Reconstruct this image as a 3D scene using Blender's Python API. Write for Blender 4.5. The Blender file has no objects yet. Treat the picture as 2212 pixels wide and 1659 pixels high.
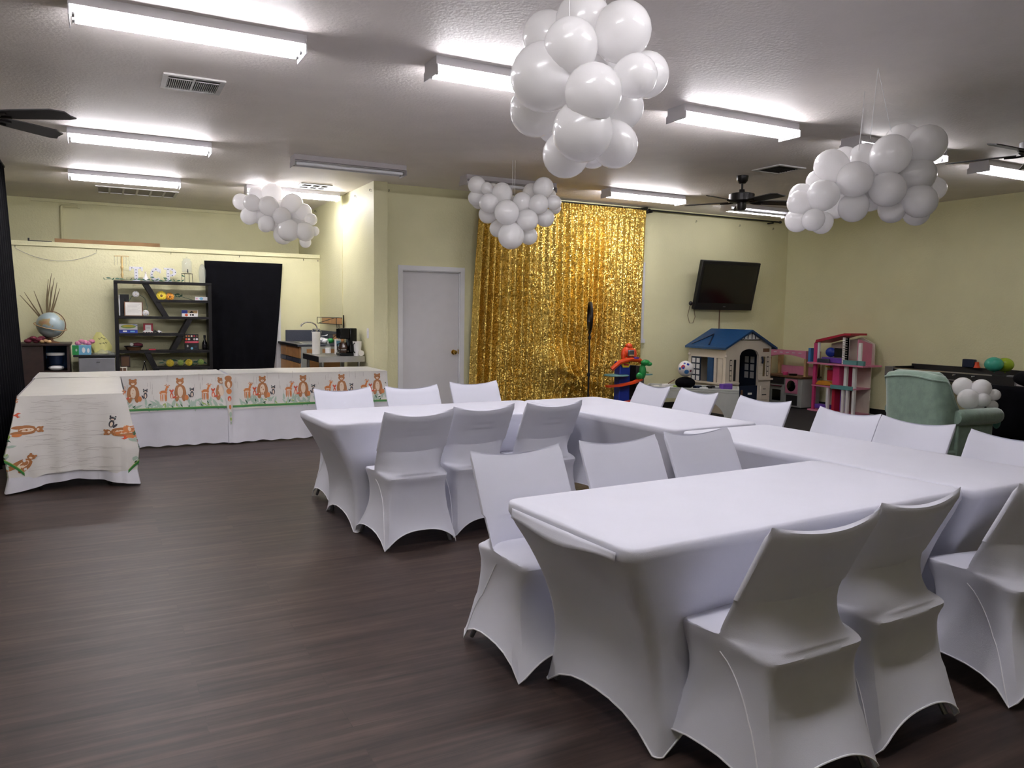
import bpy, bmesh, math, random
from mathutils import Vector, Matrix
random.seed(7)
C = bpy.context.scene.collection
PI = math.pi
# ------------------------------------------------------------------ camera
W, H = 2212, 1659
FPX, CAMH = 1681.5, 1.4504
ROT = Matrix(((0.8857947891755651, 0.46318383201200924, 0.028780709374282294),
              (-0.46385187685648854, 0.8817285044221971, 0.08600163269443423),
              (0.014457793957901512, -0.08952978416184272, 0.9958792044930975)))  # columns: right, forward, up
cd = bpy.data.cameras.new('camera'); cam = bpy.data.objects.new('camera', cd); C.objects.link(cam)
cd.sensor_width = 36; cd.lens = FPX / W * 36; cd.clip_start = 0.05; cd.clip_end = 100
r, fw, up = ROT.col[0], ROT.col[1], ROT.col[2]
cam.matrix_world = Matrix(((r[0], up[0], -fw[0], 0), (r[1], up[1], -fw[1], 0), (r[2], up[2], -fw[2], CAMH), (0, 0, 0, 1)))
bpy.context.scene.camera = cam
# ------------------------------------------------------------------ world, exposure
wd = bpy.data.worlds.new('world'); bpy.context.scene.world = wd; wd.use_nodes = True
wd.node_tree.nodes['Background'].inputs[0].default_value = (0.5, 0.5, 0.5, 1)
wd.node_tree.nodes['Background'].inputs[1].default_value = 0.02
vs = bpy.context.scene.view_settings
vs.view_transform = 'Standard'; vs.look = 'None'; vs.gamma = 1; vs.exposure = 1.0
LAMP = 34.0
ZC = 3.08

def at(px, py, x=None, y=None, z=None, d=None):
    v = ROT @ Vector((px - W / 2, FPX, -(py - H / 2)))
    if x is not None: k = x / v[0]
    elif y is not None: k = y / v[1]
    elif z is not None: k = (z - CAMH) / v[2]
    else: k = d / FPX
    return Vector((0, 0, CAMH)) + v * k

# ------------------------------------------------------------------ materials
def srgb(c):
    return tuple(((v / 255) / 12.92 if v / 255 <= 0.04045 else ((v / 255 + 0.055) / 1.055) ** 2.4) for v in c)

def mat(name, col, rough=0.6, metal=0.0, var=0.06, scale=8.0, bump=0.0, bscale=60.0, spec=0.5, coat=0.0, trans=0.0, emit=None, estr=0, alpha=1.0, sheen=0.0, glass=0.0):
    m = bpy.data.materials.new(name); m.use_nodes = True
    nt = m.node_tree; b = nt.nodes['Principled BSDF']; L = nt.links
    c = srgb(col)
    tc = nt.nodes.new('ShaderNodeTexCoord')
    n = nt.nodes.new('ShaderNodeTexNoise'); n.inputs['Scale'].default_value = scale; n.inputs['Detail'].default_value = 3
    L.new(tc.outputs['Object'], n.inputs['Vector'])
    rp = nt.nodes.new('ShaderNodeValToRGB')
    rp.color_ramp.elements[0].position = 0.3; rp.color_ramp.elements[1].position = 0.7
    rp.color_ramp.elements[0].color = (*[max(0, v * (1 - var)) for v in c], 1)
    rp.color_ramp.elements[1].color = (*[min(1, v * (1 + var)) for v in c], 1)
    L.new(n.outputs['Fac'], rp.inputs['Fac']); L.new(rp.outputs['Color'], b.inputs['Base Color'])
    b.inputs['Roughness'].default_value = rough; b.inputs['Metallic'].default_value = metal
    b.inputs['Specular IOR Level'].default_value = spec; b.inputs['Coat Weight'].default_value = coat; b.inputs['Coat Roughness'].default_value = 0.12
    b.inputs['Sheen Weight'].default_value = sheen; b.inputs['Alpha'].default_value = alpha
    b.inputs['Transmission Weight'].default_value = glass
    if emit: b.inputs['Emission Color'].default_value = (*srgb(emit), 1); b.inputs['Emission Strength'].default_value = estr
    if bump:
        n2 = nt.nodes.new('ShaderNodeTexNoise'); n2.inputs['Scale'].default_value = bscale; n2.inputs['Detail'].default_value = 4
        L.new(tc.outputs['Object'], n2.inputs['Vector'])
        bp = nt.nodes.new('ShaderNodeBump'); bp.inputs['Strength'].default_value = bump; bp.inputs['Distance'].default_value = 0.01
        L.new(n2.outputs['Fac'], bp.inputs['Height']); L.new(bp.outputs['Normal'], b.inputs['Normal'])
    if trans:
        tr = nt.nodes.new('ShaderNodeBsdfTranslucent'); tr.inputs[0].default_value = (*c, 1)
        mx = nt.nodes.new('ShaderNodeMixShader'); mx.inputs[0].default_value = trans
        L.new(b.outputs[0], mx.inputs[1]); L.new(tr.outputs[0], mx.inputs[2])
        L.new(mx.outputs[0], nt.nodes['Material Output'].inputs['Surface'])
    return m

def wood_floor():
    m = bpy.data.materials.new('dark_plank_floor'); m.use_nodes = True
    nt = m.node_tree; b = nt.nodes['Principled BSDF']; L = nt.links; N = nt.nodes.new
    tc = N('ShaderNodeTexCoord')
    br = N('ShaderNodeTexBrick'); br.inputs['Scale'].default_value = 1; br.offset = 0.37; br.offset_frequency = 2
    br.inputs['Brick Width'].default_value = 1.22; br.inputs['Row Height'].default_value = 0.152
    br.inputs['Mortar Size'].default_value = 0.0012; br.inputs['Bias'].default_value = 0.0
    br.inputs['Color1'].default_value = (0.35, 0.35, 0.35, 1); br.inputs['Color2'].default_value = (0.75, 0.75, 0.75, 1); br.inputs['Mortar'].default_value = (0.12, 0.12, 0.12, 1)
    L.new(tc.outputs['Object'], br.inputs['Vector'])
    def streak(sx, sy, det):
        mp = N('ShaderNodeMapping'); mp.inputs['Scale'].default_value = (sx, sy, 1)
        L.new(tc.outputs['Object'], mp.inputs['Vector'])
        n = N('ShaderNodeTexNoise'); n.inputs['Scale'].default_value = 1; n.inputs['Detail'].default_value = det; n.inputs['Roughness'].default_value = 0.65
        ad = N('ShaderNodeVectorMath'); ad.operation = 'MULTIPLY_ADD'; ad.inputs[1].default_value = (7, 7, 7)
        L.new(br.outputs['Color'], ad.inputs[0]); L.new(mp.outputs[0], ad.inputs[2])
        L.new(ad.outputs[0], n.inputs['Vector']); return n
    n1 = streak(0.9, 26, 6); n2 = streak(3.0, 9, 3)
    mx = N('ShaderNodeMix'); mx.data_type = 'FLOAT'; mx.inputs[0].default_value = 0.35
    L.new(n1.outputs['Fac'], mx.inputs[2]); L.new(n2.outputs['Fac'], mx.inputs[3])
    rp = N('ShaderNodeValToRGB'); e = rp.color_ramp.elements
    e[0].position = 0.36; e[0].color = (0.020, 0.0115, 0.009, 1); e[1].position = 0.66; e[1].color = (0.085, 0.054, 0.041, 1)
    k = e.new(0.52); k.color = (0.047, 0.029, 0.0225, 1)
    L.new(mx.outputs[0], rp.inputs['Fac'])
    mu = N('ShaderNodeMix'); mu.data_type = 'RGBA'; mu.blend_type = 'MULTIPLY'; mu.inputs[0].default_value = 0.8
    L.new(rp.outputs['Color'], mu.inputs[6])
    br2 = N('ShaderNodeMix'); br2.data_type = 'RGBA'; br2.inputs[0].default_value = 0.5; br2.inputs[7].default_value = (1.2, 1.2, 1.2, 1)
    L.new(br.outputs['Color'], br2.inputs[6]); L.new(br2.outputs[2], mu.inputs[7])
    L.new(mu.outputs[2], b.inputs['Base Color'])
    b.inputs['Roughness'].default_value = 0.47; b.inputs['Specular IOR Level'].default_value = 0.30
    bp = N('ShaderNodeBump'); bp.inputs['Strength'].default_value = 0.12; bp.inputs['Distance'].default_value = 0.004
    L.new(n1.outputs['Fac'], bp.inputs['Height']); L.new(bp.outputs['Normal'], b.inputs['Normal'])
    return m

def sequin():
    m = bpy.data.materials.new('gold_sequin_fabric'); m.use_nodes = True
    nt = m.node_tree; b = nt.nodes['Principled BSDF']; L = nt.links; N = nt.nodes.new
    tc = N('ShaderNodeTexCoord'); v = N('ShaderNodeTexVoronoi'); v.inputs['Scale'].default_value = 95
    L.new(tc.outputs['Object'], v.inputs['Vector'])
    sub = N('ShaderNodeVectorMath'); sub.operation = 'SUBTRACT'; sub.inputs[1].default_value = (0.5, 0.5, 0.5)
    L.new(v.outputs['Color'], sub.inputs[0])
    g = N('ShaderNodeNewGeometry'); ma = N('ShaderNodeVectorMath'); ma.operation = 'MULTIPLY_ADD'; ma.inputs[1].default_value = (0.95, 0.95, 0.95)
    L.new(sub.outputs[0], ma.inputs[0]); L.new(g.outputs['Normal'], ma.inputs[2])
    no = N('ShaderNodeVectorMath'); no.operation = 'NORMALIZE'; L.new(ma.outputs[0], no.inputs[0])
    L.new(no.outputs[0], b.inputs['Normal'])
    rp = N('ShaderNodeValToRGB'); rp.color_ramp.elements[0].color = (0.53, 0.33, 0.05, 1); rp.color_ramp.elements[1].color = (0.90, 0.68, 0.20, 1)
    sp = N('ShaderNodeSeparateColor'); L.new(v.outputs['Color'], sp.inputs[0]); L.new(sp.outputs[0], rp.inputs['Fac'])
    L.new(rp.outputs['Color'], b.inputs['Base Color'])
    b.inputs['Metallic'].default_value = 0.85; b.inputs['Roughness'].default_value = 0.33
    return m

M = {}
def mk(k, *a, **kw): M[k] = mat(k, *a, **kw)
M['floor'] = wood_floor(); M['sequin'] = sequin()
mk('wall', (222, 218, 176), 0.55, var=0.03, scale=2, bump=0.35, bscale=45)
mk('ceiling', (238, 231, 226), 0.6, var=0.03, scale=3, bump=0.4, bscale=38)
mk('carpet', (34, 30, 30), 0.95, var=0.2, scale=60, bump=0.5, bscale=200)
mk('trim', (222, 222, 224), 0.4, var=0.02)
mk('door', (208, 206, 208), 0.42, var=0.02)
mk('brass', (205, 165, 80), 0.22, 1.0)
mk('spandex', (222, 223, 234), 0.62, var=0.015, scale=5, bump=0.08, bscale=300, spec=0.3, trans=0.12, sheen=0.1)
mk('hemwhite', (236, 236, 242), 0.6)
mk('cloth', (222, 221, 228), 0.75, var=0.03, scale=6, bump=0.25, bscale=14, trans=0.15)
mk('plastic_sheet', (222, 219, 214), 0.28, var=0.03, scale=4, bump=0.5, bscale=9, spec=0.5)
mk('grain', (176, 168, 164), 0.4)
mk('bear', (170, 112, 66), 0.5); mk('bearbelly', (228, 208, 186), 0.5); mk('deer', (204, 124, 66), 0.5); mk('fox', (206, 82, 48), 0.5)
mk('raccoon', (62, 60, 66), 0.5); mk('sage', (168, 188, 172), 0.5); mk('leafgreen', (44, 88, 62), 0.5); mk('stripe', (54, 128, 62), 0.45)
mk('yellowgreen', (150, 176, 88), 0.5)
mk('balloon', (252, 251, 251), 0.3, var=0.005, spec=0.5, trans=0.4, coat=0.7)
mk('string', (230, 230, 230), 0.5)
mk('fixture', (214, 212, 216), 0.35, var=0.02)
mk('fixture_old', (176, 170, 172), 0.4, var=0.05)
mk('tube_lit', (255, 255, 255), 0.5, emit=(250, 247, 252), estr=LAMP)
mk('tube_weak', (255, 255, 255), 0.5, emit=(250, 247, 252), estr=LAMP * 0.35)
mk('tube_mid', (255, 255, 255), 0.5, emit=(250, 247, 252), estr=LAMP * 0.98)
mk('tube_dim', (235, 235, 240), 0.4)
mk('vent', (200, 198, 196), 0.4); mk('ventdark', (40, 38, 38), 0.7); mk('ventgrey', (150, 145, 142), 0.6)
mk('black', (10, 10, 12), 0.5, var=0.2); mk('blackgloss', (8, 8, 10), 0.15); mk('blackcloth', (8, 8, 13), 0.9, var=0.3, bump=0.3, bscale=30, spec=0.12)
mk('espresso', (21, 19, 20), 0.5, var=0.2, scale=12, spec=0.25); mk('darkwood', (48, 30, 24), 0.5, var=0.25, scale=14)
mk('fanwood', (30, 26, 27), 0.5, var=0.2); mk('bronze', (26, 22, 22), 0.35, 0.3)
mk('steel', (180, 180, 178), 0.3, 1.0, var=0.08); mk('chrome', (220, 220, 222), 0.12, 1.0)
mk('greysteel', (120, 120, 124), 0.35, 0.6); mk('granite', (62, 66, 78), 0.35, var=0.25, scale=120)
mk('oak', (186, 136, 84), 0.45, var=0.12, scale=10); mk('blackedge', (20, 20, 24), 0.4)
mk('white', (232, 230, 228), 0.5); mk('cream', (214, 204, 188), 0.5, var=0.03); mk('paper', (235, 232, 224), 0.8)
mk('roofblue', (20, 66, 112), 0.45, var=0.12, scale=30); mk('navy', (12, 30, 58), 0.45); mk('blue', (28, 54, 150), 0.4); mk('lightblue', (110, 170, 200), 0.5)
mk('pink', (214, 132, 160), 0.45); mk('hotpink', (206, 66, 120), 0.45); mk('red', (176, 36, 56), 0.45); mk('orange', (226, 74, 26), 0.4)
mk('green', (30, 142, 66), 0.4); mk('purple', (110, 70, 170), 0.45); mk('teal', (96, 150, 150), 0.45); mk('yellow', (226, 200, 60), 0.5); mk('amber', (210, 140, 40), 0.5)
mk('tealballoon', (74, 186, 160), 0.2, coat=0.4, trans=0.2); mk('limeballoon', (176, 206, 50), 0.2, coat=0.4, trans=0.2)
mk('velvet', (128, 152, 136), 0.8, var=0.12, scale=14, sheen=0.6, bump=0.2, bscale=60)
mk('brown', (110, 76, 50), 0.6, var=0.15); mk('tan', (186, 152, 106), 0.6, var=0.15); mk('card', (140, 108, 72), 0.8, var=0.1)
mk('glass', (240, 245, 245), 0.05, glass=0.9, var=0.0); mk('clearplastic', (205, 212, 208), 0.08, alpha=0.14, var=0.0)
mk('twig', (112, 96, 66), 0.8, var=0.2); mk('ocean', (150, 178, 190), 0.3, coat=0.3); mk('land', (190, 160, 90), 0.4)
mk('greytoy', (176, 178, 172), 0.5); mk('gold', (224, 196, 140), 0.3, 0.7); mk('greyfridge', (128, 128, 132), 0.45, 0.2)
mk('yellowbag', (226, 222, 140), 0.4, alpha=0.8); mk('maroon', (110, 40, 56), 0.8, var=0.3, scale=30); mk('skyblue', (60, 120, 180), 0.5)
mk('coffeeglass', (70, 50, 40), 0.08, coat=0.5); mk('marquee', (214, 214, 220), 0.4); mk('bulb', (120, 124, 140), 0.2)
mk('windowglass', (30, 34, 40), 0.1)

# ------------------------------------------------------------------ mesh builder
class MB:
    def __init__(s): s.v = []; s.f = []; s.m = []
    def add(s, vs, fs, mi=0):
        o = len(s.v); s.v += [tuple(v) for v in vs]; s.f += [tuple(i + o for i in f) for f in fs]; s.m += [mi] * len(fs); return s
    def box(s, x0, x1, y0, y1, z0, z1, mi=0):
        v = [(x, y, z) for z in (z0, z1) for y in (y0, y1) for x in (x0, x1)]
        return s.add(v, [(0, 2, 3, 1), (4, 5, 7, 6), (0, 1, 5, 4), (2, 6, 7, 3), (0, 4, 6, 2), (1, 3, 7, 5)], mi)
    def tube(s, path, r, n=8, mi=0, closed=False):
        P = [Vector(p) for p in path]; k = len(P); rs = r if isinstance(r, (list, tuple)) else [r] * k
        vs = []; prev = None
        for i in range(k):
            if closed: t = P[(i + 1) % k] - P[i - 1]
            else: t = P[min(i + 1, k - 1)] - P[max(i - 1, 0)]
            t.normalize()
            if prev is None:
                a = Vector((0, 0, 1)) if abs(t.z) < 0.9 else Vector((1, 0, 0)); u = t.cross(a).normalized()
            else: u = (prev - t * prev.dot(t)).normalized()
            prev = u; w = t.cross(u)
            for j in range(n):
                A = 2 * PI * j / n; vs.append(P[i] + (u * math.cos(A) + w * math.sin(A)) * rs[i])
        fs = []
        for i in range(k if closed else k - 1):
            for j in range(n):
                a, b = i * n + j, i * n + (j + 1) % n; c, d = ((i + 1) % k) * n + (j + 1) % n, ((i + 1) % k) * n + j
                fs.append((a, b, c, d))
        if not closed: fs += [tuple(range(n))[::-1], tuple((k - 1) * n + j for j in range(n))]
        return s.add(vs, fs, mi)
    def lathe(s, prof, c=(0, 0, 0), n=24, mi=0, axis='z'):
        vs = []
        for (r, z) in prof:
            for j in range(n):
                A = 2 * PI * j / n; x, y = r * math.cos(A), r * math.sin(A)
                p = (x, y, z) if axis == 'z' else ((x, z, y) if axis == 'y' else (z, x, y))
                vs.append((p[0] + c[0], p[1] + c[1], p[2] + c[2]))
        fs = [(i * n + j, i * n + (j + 1) % n, (i + 1) * n + (j + 1) % n, (i + 1) * n + j) for i in range(len(prof) - 1) for j in range(n)]
        if prof[0][0] > 1e-6: fs.append(tuple(range(n))[::-1])
        if prof[-1][0] > 1e-6: fs.append(tuple((len(prof) - 1) * n + j for j in range(n)))
        return s.add(vs, fs, mi)
    def ell(s, c, rx, ry, rz, nu=16, nv=10, mi=0):
        pr = [(math.sin(PI * i / nv), -math.cos(PI * i / nv)) for i in range(nv + 1)]
        vs = []
        for (q, z) in pr:
            for j in range(nu):
                A = 2 * PI * j / nu; vs.append((c[0] + rx * q * math.cos(A), c[1] + ry * q * math.sin(A), c[2] + rz * z))
        return s.add(vs, [(i * nu + j, i * nu + (j + 1) % nu, (i + 1) * nu + (j + 1) % nu, (i + 1) * nu + j) for i in range(nv) for j in range(nu)], mi)
    def prism(s, poly, f0, f1, mi=0):
        n = len(poly); vs = [f0(*p) for p in poly] + [f1(*p) for p in poly]
        return s.add(vs, [tuple(range(n))[::-1], tuple(range(n, 2 * n))] + [(i, (i + 1) % n, n + (i + 1) % n, n + i) for i in range(n)], mi)
    def grid(s, nu, nv, fn, mi=0, wrap=False):
        vs = [fn(i / nu, j / nv) for j in range(nv + 1) for i in range(nu + (0 if wrap else 1))]; w = nu if wrap else nu + 1
        fs = [(j * w + i, j * w + (i + 1) % w, (j + 1) * w + (i + 1) % w, (j + 1) * w + i) for j in range(nv) for i in range(nu)]
        return s.add(vs, fs, mi)

def build(name, mb, mats, parent=None, local=False, bevel=0, smooth=40, subs=0, solid=0, merge=False):
    me = bpy.data.meshes.new(name)
    if not isinstance(mats, (list, tuple)): mats = [mats]
    root = parent
    while root is not None and root.parent is not None: root = root.parent
    if root is not None: off = Vector((0, 0, 0)) if local else Vector(root.location)
    elif local: off = Vector((0, 0, 0))
    else:
        xs = [v[0] for v in mb.v]; ys = [v[1] for v in mb.v]; zs = [v[2] for v in mb.v]
        off = Vector(((min(xs) + max(xs)) / 2, (min(ys) + max(ys)) / 2, min(zs)))
    me.from_pydata([Vector(v) - off for v in mb.v], [], mb.f)
    for k in mats: me.materials.append(M[k] if isinstance(k, str) else k)
    for p, mi in zip(me.polygons, mb.m): p.material_index = mi
    bm = bmesh.new(); bm.from_mesh(me)
    if merge: bmesh.ops.remove_doubles(bm, verts=bm.verts, dist=1e-5)
    if not merge or merge != 'keep': bmesh.ops.recalc_face_normals(bm, faces=bm.faces)
    bm.to_mesh(me); bm.free()
    if smooth:
        me.shade_smooth()
        if smooth < 180: me.set_sharp_from_angle(angle=math.radians(smooth))
    o = bpy.data.objects.new(name, me); C.objects.link(o)
    if root is None: o.location = off
    else: o.parent = parent
    if solid:
        md = o.modifiers.new('solid', 'SOLIDIFY'); md.thickness = solid; md.offset = 0
    if bevel:
        md = o.modifiers.new('bevel', 'BEVEL'); md.width = bevel; md.segments = 2; md.limit_method = 'ANGLE'
    if subs:
        md = o.modifiers.new('sub', 'SUBSURF'); md.levels = subs; md.render_levels = subs
    return o
def tag(o, label, cat, group=None):
    o['label'] = label; o['category'] = cat
    if group: o['group'] = group
    return o
def thing(name, label, cat, loc=(0, 0, 0), rotz=0, group=None):
    o = bpy.data.objects.new(name, None); C.objects.link(o); o.empty_display_size = 0.1
    o.location = loc; o.rotation_euler = (0, 0, rotz); return tag(o, label, cat, group)
def struct(name, mb, mats, **k):
    o = build(name, mb, mats, **k); o['kind'] = 'structure'; return o
def dup(root, loc, rotz, label, group=None):
    r = root.copy(); C.objects.link(r); r.scale = (1, 1, 1); r.location = loc; r.rotation_euler = (0, 0, rotz); r['label'] = label
    if group: r['group'] = group
    for ch in list(root.children):
        c = ch.copy(); C.objects.link(c); c.parent = r
        for g in list(ch.children):
            d = g.copy(); C.objects.link(d); d.parent = c
    return r
def B(*a, mi=0): return MB().box(*a, mi=mi)

# ------------------------------------------------------------------ the room
YB, XR, XA = 9.68, 10.33, 3.04
struct('floor', B(-4.1, 10.45, -3.1, 14.0, -0.1, 0), 'floor')
struct('carpet', B(5.0, 10.33, -3.0, 9.66, 0, 0.006), 'carpet')
struct('ceiling', B(-4.1, 10.45, -3.1, 14.0, ZC, ZC + 0.1), 'ceiling')
w = MB()
DX0, DX1, DZ = 3.455, 4.275, 2.0
w.box(XA + 0.18, DX0, YB, YB + 0.12, 0, ZC); w.box(DX0, DX1, YB, YB + 0.12, DZ, ZC); w.box(DX1, 10.45, YB, YB + 0.12, 0, ZC)
struct('wall_back', w, 'wall')
struct('wall_right', B(XR, XR + 0.12, -3.1, 9.68, 0, ZC), 'wall')
struct('wall_left', B(-4.1, -4.0, -3.1, 14.0, 0, ZC), 'wall')
struct('wall_front', B(-4.1, 10.45, -3.1, -3.0, 0, ZC), 'wall')
struct('wall_alcove_side', B(XA, XA + 0.18, 9.57, 13.8, 0, ZC), 'wall')
struct('wall_alcove_back', B(-4.0, XA + 0.18, 13.8, 13.95, 0, ZC), 'wall')
hw = MB(); hw.box(-4.0, XA, 12.35, 12.5, 0, 2.27)
struct('wall_partition', hw, 'wall')
struct('trim_1', B(-4.0, XA, 12.325, 12.55, 2.27, 2.33), 'wall', bevel=0.004)
struct('baseboard_right', B(XR - 0.015, XR, -3, 9.66, 0.006, 0.1), 'black')
struct('baseboard_back', B(4.34, XR - 0.016, YB - 0.015, YB, 0.006, 0.1), 'black')
# narrow cable cover in the ceiling joint of the alcove
t = MB(); t.box(-0.9, 2.9, 13.76, 13.8, 3.03, 3.07); struct('trim_2', t, 'wall')
# seam strip on the alcove side wall
struct('trim_3', B(XA - 0.012, XA, 11.0, 11.02, 0, ZC), 'wall')
# door in the back wall
d = struct('door_1', B(DX0 + 0.01, DX1 - 0.012, YB + 0.035, YB + 0.075, 0.01, DZ - 0.01), 'door')
fr = MB(); fr.box(DX0 - 0.06, DX0, YB - 0.018, YB + 0.0, 0, DZ + 0.06); fr.box(DX1, DX1 + 0.06, YB - 0.018, YB, 0, DZ + 0.06); fr.box(DX0, DX1, YB - 0.018, YB, DZ, DZ + 0.06)
fr.box(DX0, DX0 + 0.012, YB, YB + 0.035, 0, DZ); fr.box(DX1 - 0.012, DX1, YB, YB + 0.035, 0, DZ); fr.box(DX0, DX1, YB, YB + 0.035, DZ - 0.012, DZ)
build('door_frame', fr, 'trim', parent=d)
kn = MB(); kn.lathe([(0.0, -0.075), (0.022, -0.073), (0.029, -0.06), (0.026, -0.047), (0.012, -0.036), (0.011, -0.01), (0.032, -0.008), (0.034, 0.0)], c=(4.2, YB + 0.035, 0.924), axis='y')
build('door_knob', kn, 'brass', parent=d)
sl = MB(); sl.box(DX1 - 0.016, DX1 - 0.011, YB + 0.0, YB + 0.034, 0.9, 0.96); build('strike_plate', sl, 'brass', parent=d)
# window behind the gold curtain: its right casing and sill show
wi = struct('window_1', B(5.02, 7.26, YB - 0.008, YB, 1.1, 2.2), 'windowglass')
fr = MB(); fr.box(7.26, 7.33, YB - 0.03, YB, 1.1, 2.26); fr.box(4.95, 5.02, YB - 0.03, YB, 1.1, 2.26); fr.box(5.02, 7.26, YB - 0.03, YB, 2.2, 2.26); fr.box(4.93, 7.35, YB - 0.05, YB, 1.04, 1.1)
build('window_frame', fr, 'trim', parent=wi)
# doorway casing in the partition, mostly behind the black cloth
cs = MB(); cs.box(2.36, 2.43, 12.33, 12.35, 0, 2.1); cs.box(1.42, 1.49, 12.33, 12.35, 0, 2.1); cs.box(1.49, 2.36, 12.33, 12.35, 2.03, 2.1); cs.box(1.49, 2.36, 12.342, 12.349, 0, 2.03)
d2 = struct('door_2', cs, 'trim')
kb = MB(); kb.ell((2.31, 12.31, 1.02), 0.028, 0.03, 0.028); build('door_knob', kb, 'chrome', parent=d2)

# ------------------------------------------------------------------ fluorescent fixtures
def fixture(lit, old=False):
    t = thing('fluorescent_fixture', 'x', 'ceiling light', (0, 0, ZC))
    hm = 'fixture_old' if old else 'fixture'
    h = MB(); L2 = 0.61
    h.box(-L2, L2, -0.10, 0.10, -0.052, 0); h.box(-L2, L2, -0.045, 0.045, -0.058, -0.05)
    build('housing', h, hm, parent=t, local=True, smooth=0)
    for s in (-1, 1):
        e = MB(); poly = [(-0.102, 0), (0.102, 0), (0.102, -0.05), (0.118, -0.06), (0.118, -0.112), (-0.118, -0.112), (-0.118, -0.06), (-0.102, -0.05)]
        e.prism(poly, lambda y, z, a=s * L2: (a, y, z), lambda y, z, a=s * (L2 + 0.006): (a, y, z))
        build('end_plate', e, hm, parent=t, local=True, smooth=0)
    if lit is not None:
        for y in (-0.048, 0.048):
            k = MB(); k.tube([(-0.585, y, -0.085), (0.585, y, -0.085)], 0.018, 12)
            tb = build('tube_lamp', k, 'tube_lit' if lit == 2 else 'tube_mid' if lit == 5 else 'tube_weak' if (lit == 4 or (lit == 1 and y > 0)) else 'tube_dim', parent=t, local=True)
            for e in (-1, 1):
                build('lamp_cap', MB().tube([(e * 0.586, y, -0.085), (e * 0.6, y, -0.085)], 0.0185, 12), 'steel', parent=tb, local=True)
    return t
FX = [(0.50, 4.91, 2, 'lit two-tube fixture nearest the camera at top left of the room'),
      (0.375, 8.38, 2, 'lit tube fixture on the ceiling beyond the small louvred vent'),
      (0.30, 10.84, 2, 'lit tube fixture just in front of the long six-panel ceiling grille'),
      (2.32, 10.84, 2, 'lit tube fixture behind the balloon cloud, ending at the alcove side wall'),
      (2.54, 4.86, 2, 'lit tube fixture whose right end is hidden by the large balloon cloud'),
      (4.62, 4.94, 2, 'lit tube fixture between the large balloon cloud and the right-hand cloud'),
      (6.42, 8.52, 2, 'lit tube fixture above the right half of the gold curtain'),
      (6.62, 4.95, 4, 'lit tube fixture half hidden behind the right-hand balloon cloud'),
      (8.63, 5.02, 4, 'lit tube fixture cut off by the right edge of the photo'),
      (8.63, 8.70, 1, 'fixture with one lit tube behind the hanging ceiling fan'),
      (2.54, 1.45, 5, 'unseen lit tube fixture added over the nearest chairs, above the frame'),  # added out of view as fill light for the near chairs and tables
      (0.50, 1.45, 5, 'unseen lit tube fixture added over the camera at the front left of the room'),  # added overhead, unseen, to lift the ambient light at the front
      (-1.6, 4.9, 2, 'unseen lit tube fixture added beyond the black drape on the left'),  # added out of view to supply more light from the left
      (2.43, 8.50, 0, 'unlit tube fixture with worn housing near the alcove corner'),
      (4.45, 8.62, 0, 'unlit tube fixture directly above the balloon cloud by the gold curtain')]
protos = {}
for x, y, lit, lb in FX:
    if lit not in protos:
        o = fixture(lit, lit == 0); protos[lit] = o; o.location = (x, y, ZC); o['label'] = lb; o['group'] = 'ceiling tube fixtures'
    else: dup(protos[lit], (x, y, ZC), 0, lb, 'ceiling tube fixtures')

# ------------------------------------------------------------------ ceiling vents
def vent(x0, x1, y0, y1, kind, lb):
    t = thing('ceiling_vent', lb, 'vent', ((x0 + x1) / 2, (y0 + y1) / 2, ZC), group='ceiling vents')
    f = MB(); b = 0.035
    f.box(x0, x1, y0, y0 + b, ZC - 0.012, ZC); f.box(x0, x1, y1 - b, y1, ZC - 0.012, ZC); f.box(x0, x0 + b, y0 + b, y1 - b, ZC - 0.012, ZC); f.box(x1 - b, x1, y0 + b, y1 - b, ZC - 0.012, ZC)
    build('frame', f, 'vent', parent=t, smooth=0)
    build('backing', B(x0 + b, x1 - b, y0 + b, y1 - b, ZC - 0.002, ZC), 'ventdark' if kind != 'long' else 'ventgrey', parent=t, smooth=0)
    s = MB()
    if kind == 'louvre':
        xm = (x0 + x1) / 2; s.box(xm - 0.008, xm + 0.008, y0 + b, y1 - b, ZC - 0.012, ZC - 0.002); s.box(x0 + b, x1 - b, y0 + 0.09, y0 + 0.096, ZC - 0.012, ZC - 0.002)
        n = 26
        for i in range(n):
            x = x0 + b + (x1 - x0 - 2 * b) * (i + 0.5) / n
            s.box(x - 0.0022, x + 0.0022, y0 + 0.1, y1 - b, ZC - 0.011, ZC - 0.002)
    elif kind == 'long':
        for i in range(1, 6):
            x = x0 + (x1 - x0) * i / 6; s.box(x - 0.012, x + 0.012, y0 + b, y1 - b, ZC - 0.012, ZC - 0.002)
    elif kind == 'grid':
        for i in (1, 2):
            x = x0 + (x1 - x0) * (0.14 + 0.27 * i); s.box(x - 0.01, x + 0.01, y0 + b, y1 - b, ZC - 0.012, ZC - 0.002)
        ym = y0 + (y1 - y0) * 0.5; s.box(x0 + b, x1 - b, ym - 0.01, ym + 0.01, ZC - 0.012, ZC - 0.002)
    else:
        for i in range(9):
            y = y0 + b + (y1 - y0 - 2 * b) * (i + 0.5) / 9; s.box(x0 + b, x1 - b, y - 0.003, y + 0.003, ZC - 0.008, ZC - 0.002, mi=0)
    build('louvre', s, 'ventdark' if kind == 'dark' else 'vent', parent=t, smooth=0)
vent(0.42, 0.83, 6.04, 6.43, 'louvre', 'small louvred metal vent nearest the camera, below the long lit fixture')
vent(-0.04, 0.99, 11.95, 12.6, 'long', 'long grille of grey panels above the bookshelf wall')
vent(2.29, 2.69, 10.2, 10.6, 'grid', 'square vent of open white bars beside the alcove corner')
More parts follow.
